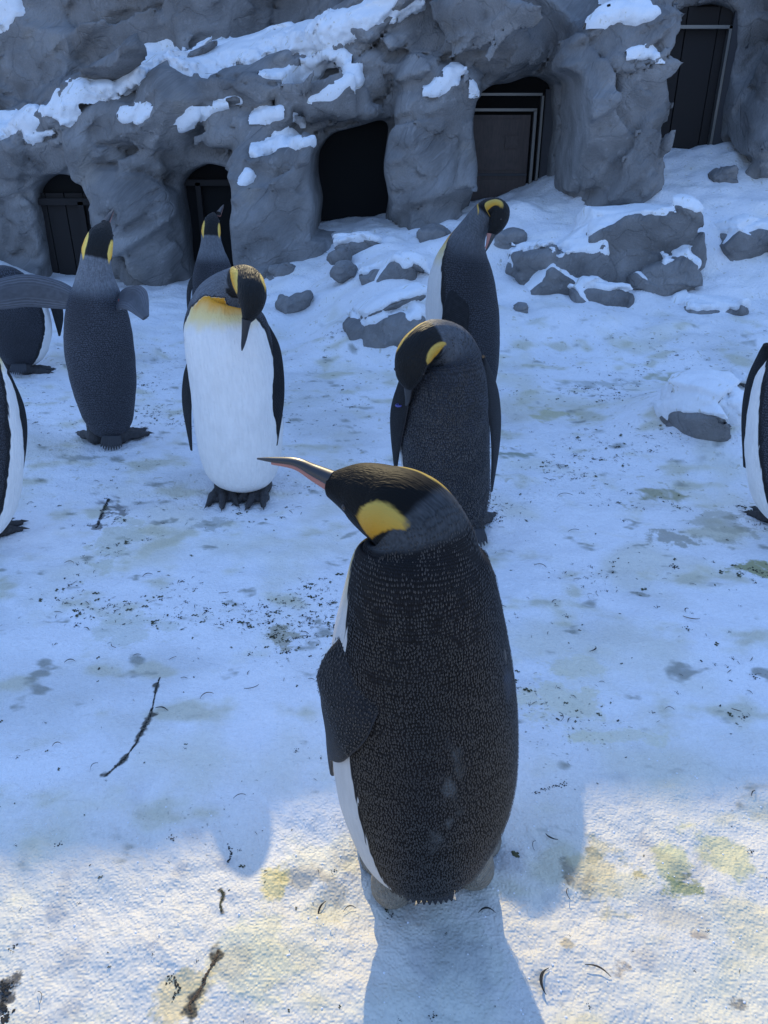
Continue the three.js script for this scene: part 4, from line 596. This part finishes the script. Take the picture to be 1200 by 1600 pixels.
{
  const z = -3.0, body = upright(z, 0, 0.955, 0.36), D = V(0, 0.3, 0.95);
  penguin({
    root: V(X(172, 0, z), ground(X(172, 0, z), z), z), seed: 21, body, mat: feathers(1.35), eyeAt: 0.9, label: 'penguin standing with both flippers spread, back to us, bill raised',
    wings: [{ rows: leaf([col(112, 0.585, -3.0), col(82, 0.6, -3.02), col(40, 0.615, -3.0), col(-10, 0.605, -2.95), col(-45, 0.59, -2.92)], [0.04, 0.056, 0.06, 0.05, 0.012], V(0, 0.2, 1), 0.016), mat: wingRowMat }, { rows: leaf([col(184, 0.57, -2.99), col(196, 0.6, -2.95), col(212, 0.61, -2.86), col(228, 0.57, -2.75)], [0.034, 0.05, 0.052, 0.014], V(-0.25, 0.75, 0.75), 0.014), mat: wingRowMat }],
    bill: { pts: [V(X(150, 0.845, -3), 0.842, -3.108), V(X(151, 0.87, -3), 0.868, -3.155), V(X(151, 0.885, -3), 0.885, -3.2)], d: V(0, 0.6, 0.8), k: 1.0 },
    feet: [{ p: V(X(150, 0, -3.0), 0, -3.0), turn: 0.55, s: 1.05 }, { p: V(X(192, 0, -3.0), 0, -3.0), turn: -0.5, s: 1.05 }],
    tail: [V(X(175, 0.05, -2.93), 0.055, -2.925), V(0, -0.75, 0.4).normalize(), V(1, 0, 0), 0.07],
    extra: (root) => { const b = new THREE.TorusGeometry(0.006, 0.002, 6, 16); const m = mesh('flipper_band', b, new THREE.MeshStandardMaterial({ color: new THREE.Color().setRGB(0.35, 0.06, 0.04), roughness: 0.5 }), root); m.position.copy(col(187, 0.585, -2.965)).sub(root.position); m.rotation.y = 1.2; },
  });
}
{
  const z = -4.15, body = upright(z, 0, 0.86, 0.2), dx = X(335, 0.4, z) - body[4].p.x; for (const r of body) r.p.x += dx - (r.p.x + dx - X(335, 0.4, z)) * 0.8;
  penguin({
    root: V(X(335, 0, z), ground(X(335, 0, z), z), z), seed: 31, body, mat: feathers(1.0), eyeAt: 0.9, label: 'penguin half hidden behind the white-chested one, before the second arch',
    wings: [-1, 1].map((s) => ({ rows: leaf([V(X(335 + s * 28, 0.47, z), 0.48, z), V(X(335 + s * 39, 0.4, z), 0.4, z), V(X(335 + s * 40, 0.3, z), 0.3, z), V(X(335 + s * 36, 0.18, z), 0.18, z)], [0.025, 0.042, 0.038, 0.008], V(s * 0.9, 0, 0.4)) })),
    bill: { pts: [V(X(336, 0.76, z), 0.758, -4.247), V(X(338, 0.78, z), 0.78, -4.29), V(X(339, 0.79, z), 0.795, -4.335)], d: V(0, 0.6, 0.8), k: 0.95 },
    feet: [{ p: V(X(320, 0, z), 0, z), turn: 0.4 }, { p: V(X(350, 0, z), 0, z), turn: -0.4 }], tail: [V(X(335, 0.05, z + 0.07), 0.055, z + 0.07), V(0, -0.75, 0.4).normalize(), V(1, 0, 0), 0.07],
  });
}
// 5. bent away at the left edge, 6 and 9 cut by the left and right edges
{
  const z = -4.0, d = V(-0.35, 0.1, 0.93), c = (px, y, w, f, b, dd = d, zz = z) => [col(px, y, zz), w, f, b, dd];
  const body = rowsOf([c(40, 0.03, 0.04, 0.04, 0.04), c(38, 0.055, 0.09, 0.09, 0.08), c(34, 0.11, 0.135, 0.13, 0.11), c(28, 0.2, 0.17, 0.16, 0.13), c(24, 0.29, 0.172, 0.16, 0.14), c(18, 0.37, 0.155, 0.15, 0.13), c(10, 0.425, 0.125, 0.12, 0.11), c(0, 0.455, 0.09, 0.09, 0.08, V(-0.2, 0.9, 0.4), -4.06), c(-10, 0.45, 0.07, 0.065, 0.06, V(0, 1, 0), -4.14), c(-18, 0.42, 0.058, 0.055, 0.05, V(0, 1, -0.4), -4.22), c(-24, 0.37, 0.054, 0.05, 0.048, V(0, 0.8, -0.6), -4.28), c(-26, 0.32, 0.047, 0.045, 0.043, V(0, 0.4, -1), -4.31), c(-27, 0.27, 0.034, 0.032, 0.032, V(0, 0.2, -1), -4.32), c(-27, 0.23, 0.012, 0.012, 0.012, V(0, 0.1, -1), -4.32)], STD);
  penguin({
    root: V(X(38, 0, z), ground(X(38, 0, z), z), z), seed: 41, body, mat: feathers(0.9), label: 'stooping penguin at the left edge behind the spread flipper',
    wings: [{ rows: leaf([col(70, 0.41, -4.0), col(86, 0.35, -4.02), col(92, 0.27, -4.03), col(93, 0.18, -4.04)], [0.025, 0.04, 0.034, 0.007], V(0.9, 0, 0.35)) }],
    bill: { pts: [col(-27, 0.24, -4.32), col(-27, 0.19, -4.31), col(-27, 0.14, -4.3)], d: V(0, 0.1, -1) },
    feet: [{ p: V(X(18, 0, -4.0), 0, -4.0), turn: -1.0 }, { p: V(X(46, 0, -3.95), 0, -3.95), turn: -1.1 }], tail: [V(X(30, 0.06, -3.9), 0.07, -3.9), V(0, -0.6, 0.5).normalize(), V(1, 0, 0), 0.07],
  });
}
const edgeBird = (px0, z, s, o) => {
  const d = V(-s * 0.4, 0, 0.9), c = (dx, y, w, f, b, dd = d, zz = z) => [col(px0 - s * dx, y, zz), w, f, b, dd];
  const body = rowsOf([c(-4, 0.025, 0.04, 0.04, 0.04), c(-4, 0.055, 0.09, 0.085, 0.08), c(-2, 0.12, 0.125, 0.125, 0.1), c(0, 0.25, 0.145, 0.145, 0.118), c(2, 0.38, 0.14, 0.14, 0.115), c(6, 0.5, 0.125, 0.122, 0.105), c(9, 0.57, 0.105, 0.1, 0.09), c(11, 0.62, 0.085, 0.078, 0.072), c(13, 0.67, 0.068, 0.062, 0.058), c(14, 0.71, 0.058, 0.054, 0.052), c(14, 0.755, 0.054, 0.05, 0.048, V(-s * 0.4, 0.3, 0.8), z - 0.01), c(12, 0.79, 0.048, 0.044, 0.043, V(-s * 0.4, 0.8, 0.5), z - 0.03), c(6, 0.8, 0.034, 0.034, 0.033, V(-s * 0.4, 1, 0.5), z - 0.07), c(0, 0.8, 0.012, 0.012, 0.012, V(-s * 0.4, 1, 0.4), z - 0.11)], STD);
  const e = (dx, y, zz) => col(px0 + s * dx, y, z + zz);
  penguin({ root: V(X(px0, 0, z), ground(X(px0, 0, z), z), z), seed: 50 + s, body, mat: feathers(1.05), ...o,
    wings: [{ rows: leaf(o.wing.map((q) => e(...q)), [0.026, 0.046, 0.04, 0.008], V(s * 0.95, 0, 0.25), 0.012) }, { rows: leaf([e(-62, 0.52, 0.02), e(-72, 0.42, 0.03), e(-74, 0.32, 0.03), e(-70, 0.2, 0.02)], [0.026, 0.046, 0.04, 0.008], V(-s * 0.8, 0, 0.5), 0.012) }],
    bill: { pts: [e(0, 0.8, -0.105), e(14, 0.8, -0.14), e(26, 0.79, -0.17)], d: V(0, 1, 0.2) },
    feet: [{ p: V(X(px0 - 22, 0, z), 0, z), turn: -s * 0.4 }, { p: V(X(px0 + 24, 0, z - 0.02), 0, z - 0.02), turn: -s * 0.7 }], tail: [V(X(px0 - s * 12, 0.05, z + 0.09), 0.06, z + 0.09), V(0, -0.7, 0.45).normalize(), V(1, 0, 0), 0.07] });
};
edgeBird(-45, -2.15, 1, { label: 'penguin cut by the left edge, flipper and white flank showing', wing: [[58, 0.5, -0.04], [69, 0.4, -0.06], [74, 0.3, -0.07], [76, 0.17, -0.08]] });
edgeBird(1243, -2.25, -1, { label: 'penguin cut by the right edge beside the snowy mound', wing: [[50, 0.56, -0.02], [62, 0.46, -0.05], [72, 0.34, -0.08], [79, 0.17, -0.1]] });
// 7. behind the near bird, preening its left shoulder
{
  const z = -2.2, c = (px, y, w, f, b, d = V(0.35, 0, 1), zz = z) => [col(px, y, zz), w, f, b, d];
  const body = rowsOf([c(738, 0.02, 0.03, 0.03, 0.03), c(728, 0.05, 0.075, 0.07, 0.07), c(712, 0.12, 0.115, 0.115, 0.1), c(699, 0.22, 0.135, 0.135, 0.114), c(695, 0.35, 0.138, 0.138, 0.116), c(698, 0.46, 0.126, 0.13, 0.115), c(701, 0.54, 0.11, 0.11, 0.1), c(700, 0.59, 0.09, 0.085, 0.085, V(0, 0.1, 1)), c(694, 0.62, 0.072, 0.066, 0.066, V(0, 0.4, 1), -2.19),
    c(679, 0.643, 0.056, 0.055, 0.052, V(-0.05, 0.7, 0.7), -2.17), c(660, 0.635, 0.052, 0.052, 0.05, V(-0.15, 0.6, 0.8), -2.14), c(646, 0.605, 0.05, 0.05, 0.047, V(-0.22, 0.3, 0.9), -2.12), c(640, 0.56, 0.04, 0.04, 0.038, V(-0.25, 0.1, 0.95), -2.11), c(640, 0.515, 0.014, 0.014, 0.014, V(-0.4, 0.1, 0.9), -2.12)], [0, 0.06, 0.13, 0.25, 0.39, 0.5, 0.57, 0.6, 0.65, 0.74, 0.785, 0.83, 0.89, 1]);
  penguin({
    root: V(X(715, 0, z), ground(X(715, 0, z), z), z), seed: 61, body, mat: feathers(0.7), eyeAt: 0.91, label: 'penguin behind the nearest one, back to us, preening its left shoulder',
    wings: [{ rows: leaf([col(634, 0.52, -2.17), col(624, 0.44, -2.16), col(619, 0.36, -2.17), col(618, 0.23, -2.2)], [0.03, 0.042, 0.034, 0.008], V(-0.85, 0, 0.5), 0.012) }, { rows: leaf([col(758, 0.54, -2.2), col(771, 0.44, -2.22), col(775, 0.3, -2.25), col(768, 0.12, -2.27)], [0.03, 0.05, 0.044, 0.01], V(0.9, 0, 0.4), 0.012) }],
    bill: { pts: [col(640, 0.52, -2.12), col(638, 0.48, -2.125), col(634, 0.445, -2.14)], d: V(-0.4, 0.1, 0.9), k: 1.0, plain: true },
    feet: [{ p: V(X(692, 0, -2.24), 0, -2.24), turn: 0.2 }, { p: V(X(742, 0, -2.24), 0, -2.24), turn: -0.3 }], tail: [V(X(738, 0.05, -2.12), 0.055, -2.13), V(0.1, -0.75, 0.4).normalize(), V(1, 0, 0), 0.07],
    extra: (root, b) => { coat(root, b, { CU: 150, RV: 120, v0: 0.04, v1: 0.72, len: 0.013, wid: 0.007, tip: 0.13, tickW: 0.7, seed: 8 }); const m = mesh('flipper_band', new THREE.TorusGeometry(0.008, 0.003, 6, 16), new THREE.MeshStandardMaterial({ color: new THREE.Color().setRGB(0.08, 0.08, 0.3), roughness: 0.4 }), root); m.position.copy(col(623, 0.455, -2.145)).sub(root.position); m.rotation.x = Math.PI / 2; },
  });
}
// 8. tall bird facing left, neck stretched and hooked back over its shoulder
{
  const z = -3.3, d = V(0.85, 0, 0.5), c = (px, y, w, f, b, dd = d, zz = z) => [col(px, y, zz), w, f, b, dd];
  const body = rowsOf([c(745, 0.025, 0.03, 0.03, 0.03), c(740, 0.055, 0.08, 0.08, 0.08), c(733, 0.13, 0.115, 0.12, 0.115), c(728, 0.27, 0.135, 0.155, 0.145), c(724, 0.43, 0.14, 0.165, 0.155), c(722, 0.57, 0.13, 0.15, 0.14), c(723, 0.66, 0.11, 0.125, 0.118), c(728, 0.73, 0.085, 0.09, 0.085), c(737, 0.785, 0.064, 0.062, 0.062),
    c(750, 0.835, 0.054, 0.05, 0.05, V(0.6, 0.3, 0.6)), c(765, 0.873, 0.047, 0.043, 0.045, V(0.3, 0.85, 0.1)), c(779, 0.866, 0.044, 0.042, 0.043, V(0.9, 0.4, -0.05), -3.28), c(777, 0.825, 0.034, 0.036, 0.034, V(1, 0, 0), -3.26), c(767, 0.785, 0.013, 0.016, 0.013, V(1, -0.2, 0), -3.24)], STD);
  penguin({
    root: V(X(735, 0, z), ground(X(735, 0, z), z), z), seed: 71, body, mat: feathers(0.7), eyeAt: 0.91, label: 'tallest penguin, facing left, neck stretched and bill hooked over its back',
    wings: [{ rows: leaf([col(716, 0.58, -3.19), col(713, 0.5, -3.165), col(710, 0.38, -3.155), col(716, 0.22, -3.17)], [0.035, 0.055, 0.05, 0.01], V(-0.1, 0, 1), 0.014) }],
    bill: { pts: [col(768, 0.79, -3.225), col(763, 0.755, -3.215), col(758, 0.725, -3.21)], d: V(1, -0.2, 0), k: 1.0 },
    feet: [{ p: V(X(725, 0, -3.25), 0, -3.25), turn: 1.2 }, { p: V(X(735, 0, -3.37), 0, -3.37), turn: 1.1 }], tail: [V(X(768, 0.06, -3.25), 0.07, -3.24), V(0.5, -0.7, 0.3).normalize(), V(0.4, 0, -0.85), 0.07],
  });
}

// ------------------------------------------------------------------ litter on the snow: moulted feathers, droppings, dark crumbs
const litterMat = new THREE.MeshStandardMaterial({ vertexColors: true, roughness: 0.9 });
function curl(len, wid, bend, tone) {
  const n = 7, pos = [], colr = [], idx = []; for (let i = 0; i <= n; i++) { const t = i / n, a = bend * (t - 0.5), w = wid * Math.sin(Math.PI * clamp(t * 0.92 + 0.06)), x = Math.abs(bend) < 0.01 ? (t - 0.5) * len : Math.sin(a) * len / bend, z = Math.abs(bend) < 0.01 ? 0 : (1 - Math.cos(a)) * len / bend, lift = 0.004 * Math.sin(Math.PI * t) + 0.001; pos.push(x, lift + w * 0.4, z - w, x, lift + 0.0016, z, x, lift, z + w); for (let k = 0; k < 3; k++) colr.push(...tone.map((q) => q * (0.7 + 0.3 * k))); if (i) { const a0 = (i - 1) * 3; for (const k of [0, 1]) idx.push(a0 + k, a0 + k + 1, a0 + k + 3, a0 + k + 1, a0 + k + 4, a0 + k + 3); } }
  const g = new THREE.BufferGeometry(); g.setAttribute('position', new THREE.Float32BufferAttribute(pos, 3)); g.setAttribute('color', new THREE.Float32BufferAttribute(colr, 3)); g.setIndex(idx); g.computeVertexNormals(); return g;
}
function clump(cnt, r, spread, seed, tone, line) {
  const R = rng(seed), gs = []; for (let i = 0; i < cnt; i++) { const g = new THREE.IcosahedronGeometry(r * (0.4 + R()), 1), p = g.attributes.position; for (let k = 0; k < p.count; k++) { const q = 1 + 0.9 * noise(p.getX(k) * 160 + i, p.getY(k) * 160, p.getZ(k) * 160); p.setXYZ(k, p.getX(k) * q * (0.8 + R() * 0.05), p.getY(k) * q * 0.35, p.getZ(k) * q); } g.deleteAttribute('uv'); const a = R() * 6.28, d = spread * Math.sqrt(R()); const q = line ? line(R(), R) : V(Math.cos(a) * d, 0, Math.sin(a) * d); g.rotateY(R() * 6); g.translate(q.x, q.y + 0.0005, q.z); g.computeVertexNormals(); const c = new Float32Array(p.count * 3), k0 = 0.5 + R(); for (let k = 0; k < p.count; k++) c.set(tone.map((t) => t * k0), 3 * k); g.setAttribute('color', new THREE.BufferAttribute(c, 3)); gs.push(g); }
  return mergeGeometries(gs);
}
const DARK = [0.022, 0.022, 0.02], OLIVE = [0.07, 0.07, 0.03], BROWN = [0.09, 0.06, 0.035];
{
  const strip = (label, pts, cnt, r, tone, seed, wob = 0.006) => {
    const P = pts.map(([x, y]) => hit0(x, y)), c = P[Math.floor(P.length / 2)], o = base('dark_streak', V(c.x, ground(c.x, c.z), c.z)); tag(o, label, 'dirt streak', 'dark dirt streaks frozen in the snow');
    const g = clump(Math.round(cnt * 1.6), r * 0.42, 0, seed, tone, (t, R) => { const s = t * (P.length - 1), i = Math.min(Math.floor(s), P.length - 2), q = P[i].clone().lerp(P[i + 1], s - i); const wv = wob * (0.15 + 1.7 * Math.max(0, noise(t * 5 + seed, 3, seed))); q.x += (R() - 0.5) * 2 * wv; q.z += (R() - 0.5) * 2 * (wv + 0.002); return V(q.x - c.x, ground(q.x, q.z) - o.position.y, q.z - c.z); });
    mesh('dirt', g, litterMat, o);
  };
  strip('long dark streak in the shaded snow at the left', [[168, 1216], [195, 1192], [213, 1165], [224, 1142], [236, 1120], [243, 1090], [250, 1060]], 150, 0.0036, DARK, 3, 0.005);
  strip('curved black-brown streak low in the sunlit snow, left of the penguin shadow', [[300, 1588], [296, 1572], [310, 1555], [322, 1530], [336, 1505], [341, 1490]], 170, 0.0035, BROWN, 5, 0.005);
  strip('short dark streak above the curved one in the sunlit snow', [[347, 1428], [344, 1415], [350, 1400], [344, 1392]], 60, 0.0026, OLIVE, 7, 0.003);
  strip('scatter of black grit beside the curved streak', [[258, 1538], [270, 1530], [280, 1545], [270, 1565]], 45, 0.0032, DARK, 9, 0.01);
  strip('black grit at the lower left corner', [[0, 1535], [12, 1545], [2, 1570], [14, 1590], [4, 1600]], 110, 0.0045, DARK, 11, 0.012);
  strip('dark grit where the left shade ends', [[356, 1320], [362, 1335], [355, 1350]], 30, 0.0028, DARK, 13, 0.006);
  strip('dark droppings right of the near penguin in its shade', [[800, 1332], [810, 1340]], 22, 0.0055, OLIVE, 15, 0.008);
  strip('broken dark twigs of dirt at the shade edge right of the near penguin', [[830, 1240], [860, 1232], [885, 1225]], 40, 0.003, DARK, 17, 0.008);
  strip('dark dirt line in the shade far left under the spread-flipper penguin', [[150, 825], [160, 800], [170, 780]], 70, 0.007, DARK, 19, 0.016);
  strip('dark crumbs beside the stained patch left of the near penguin', [[430, 975], [445, 985], [440, 1005], [455, 1000]], 70, 0.003, OLIVE, 21, 0.016);
}
{
  const WHERE = ["lying just above the long dark streak's right end", 'left of the near penguin in the shade, nearest the dark streak', 'hooked off the upper end of the long dark streak', 'alone at the far left under the long dark streak', "in the shaded snow left of the streak's middle", 'small one near the left edge of the shaded snow', 'where the left shade meets the sunlit snow', 'low in the left shade near the picture edge', "right of the near penguin's feet, flat in its shade edge", "standing on edge right of the near penguin's feet", 'long one lying right of the penguin shadow', 'curved one at the right border of the penguin shadow', 'upright in the pale stain right of the near penguin', "left of the near penguin's heels, lying flat", "left of the near penguin's heels, standing on edge", 'in the lower left sunlit corner', 'long one in the shaded snow far right', 'short one just above the long one far right', "in the shade beside the near penguin's right shoulder", "right of the near penguin's upper back", 'at the tip of the pale stain right of the near penguin', 'small one in the right shade near the light boundary', "right against the near penguin's left flipper", 'left of the near penguin, level with its shoulder', 'left of the near penguin, between it and the streak', "far left, level with the near penguin's shoulders", 'at the right end of the sunlit strip', "long one beside the near penguin's right cheek", 'right edge of the shade, above the sunlit strip', 'inside the penguin shadow below its tail', "tiny one touching the shadow under the near penguin's heel", 'upright beside the shadow edge right of the near penguin'];
  const SPOT = [[395, 1082, 0.4, 0.05], [322, 1092, 0.6, 0.045], [255, 1112, -0.3, 0.04], [145, 1200, 1.2, 0.03], [175, 1012, -0.8, 0.03], [110, 1033, 0.2, 0.035], [374, 1245, 0.4, 0.03], [90, 1165, 0.3, 0.025], [860, 1310, -0.6, 0.035], [832, 1318, 1.3, 0.03], [935, 1515, -0.5, 0.05], [845, 1530, 1.3, 0.06], [880, 1120, 1.5, 0.04], [545, 1412, 0.3, 0.03], [500, 1415, 1.2, 0.04], [67, 1560, -1.1, 0.03], [1080, 970, -0.3, 0.06], [1070, 955, 0.9, 0.03], [895, 830, 0.3, 0.05], [845, 885, -0.4, 0.05], [930, 1015, 0.8, 0.04], [1045, 1105, 0, 0.03], [500, 1050, 0, 0.02], [230, 900, 0.5, 0.04], [350, 930, 0.2, 0.04], [110, 880, 0, 0.04], [1175, 1240, 0.8, 0.025], [880, 775, 0.2, 0.08], [1150, 1112, -0.5, 0.03], [760, 1420, 0, 0.04], [690, 1385, 0.4, 0.02], [885, 1395, 1.5, 0.03]];
  SPOT.forEach(([px, py, a, l], i) => { const p = hit0(px, py), m = mesh('moulted_feather', curl(l * 0.85, l * (0.016 + 0.014 * (i % 3)), i % 4 === 0 ? -2 : i % 4 === 2 ? 0.8 : 1.8, i % 3 === 1 ? BROWN : i % 3 ? DARK : [0.06, 0.055, 0.05]), litterMat); m.position.set(p.x, ground(p.x, p.z) + 0.0015, p.z); m.rotation.y = a; tag(m, 'curled dark feather ' + WHERE[i], 'feather', 'small curled feathers scattered on the snow'); });
}
{
  const R = rng(77), gs = [curl(0.03, 0.0016, 0.7, DARK), clump(5, 0.004, 0.012, 4, OLIVE), clump(3, 0.003, 0.006, 5, DARK), curl(0.034, 0.0014, -0.4, [0.05, 0.045, 0.03]), clump(9, 0.0035, 0.026, 6, DARK)], M = gs.map(() => []), q = new THREE.Matrix4();
  for (let i = 0; i < 60000; i++) {
    const z = -0.55 - 3.9 * Math.pow(R(), 0.75), x = (R() * 2 - 1) * (0.6 + 0.55 * -z), c = fbm(x * 2.1 + 3, 5, z * 2.6, 4) + 0.18 * fbm(x * 9, 1, z * 14, 2), dens = sstep(0.02, 0.4, c) * (0.12 + 0.88 * sstep(-1.1, -1.8, z)) * (z < -3.8 ? 0.4 : 1);
    if (R() > dens * 0.8 + 0.02) continue; const s = (0.22 + 0.7 * R() * R()) * (z > -1.3 ? 0.55 : 1), k = Math.floor(R() * 5);
    q.makeRotationY((R() - 0.5) * 3.1); q.scale(V(s, s, s)); q.setPosition(x, ground(x, z) + 0.0005, z); M[k].push(q.clone());
  }
  const o = base('snow_litter'); tag(o, 'fine dark crumbs and feather bits strewn over the trodden snow', 'litter', null, 'stuff');
  gs.forEach((g, k) => { const im = new THREE.InstancedMesh(g, litterMat, M[k].length); M[k].forEach((m, i) => im.setMatrixAt(i, m)); im.name = 'litter'; im.castShadow = im.receiveShadow = true; im.userData.kind = 'stuff'; o.add(im); });
}
{
  // loose lumps of icy snow kicked up round the near bird and along the trodden strip
  const R = rng(91), g = new THREE.IcosahedronGeometry(1, 1), p = g.attributes.position; for (let k = 0; k < p.count; k++) { const s = 1 + 0.35 * noise(p.getX(k) * 2, p.getY(k) * 2, p.getZ(k) * 2); p.setXYZ(k, p.getX(k) * s, p.getY(k) * s * 0.7, p.getZ(k) * s); } g.computeVertexNormals();
  const M = [], q = new THREE.Matrix4(); for (let i = 0; i < 2500; i++) { const z = -0.5 - 0.75 * R(), x = (R() * 2 - 1) * 0.85; if (R() > 0.25 + sstep(-0.1, 0.3, noise(x * 6, 3, z * 6))) continue; const s = 0.0006 + 0.0018 * Math.pow(R(), 4); q.makeRotationY(R() * 6); q.scale(V(s, s, s)); q.setPosition(x, ground(x, z) + s * 0.1, z); M.push(q.clone()); }
  const im = new THREE.InstancedMesh(g, new THREE.MeshStandardMaterial({ color: new THREE.Color().setRGB(0.85, 0.86, 0.87), roughness: 0.6 }), M.length); M.forEach((m, i) => im.setMatrixAt(i, m)); im.name = 'snow_grains'; im.castShadow = im.receiveShadow = true; tag(im, 'loose grains of icy snow on the trodden strip near the glass', 'snow grains', null, 'stuff'); scene.add(im);
}

renderer.render(scene, camera);
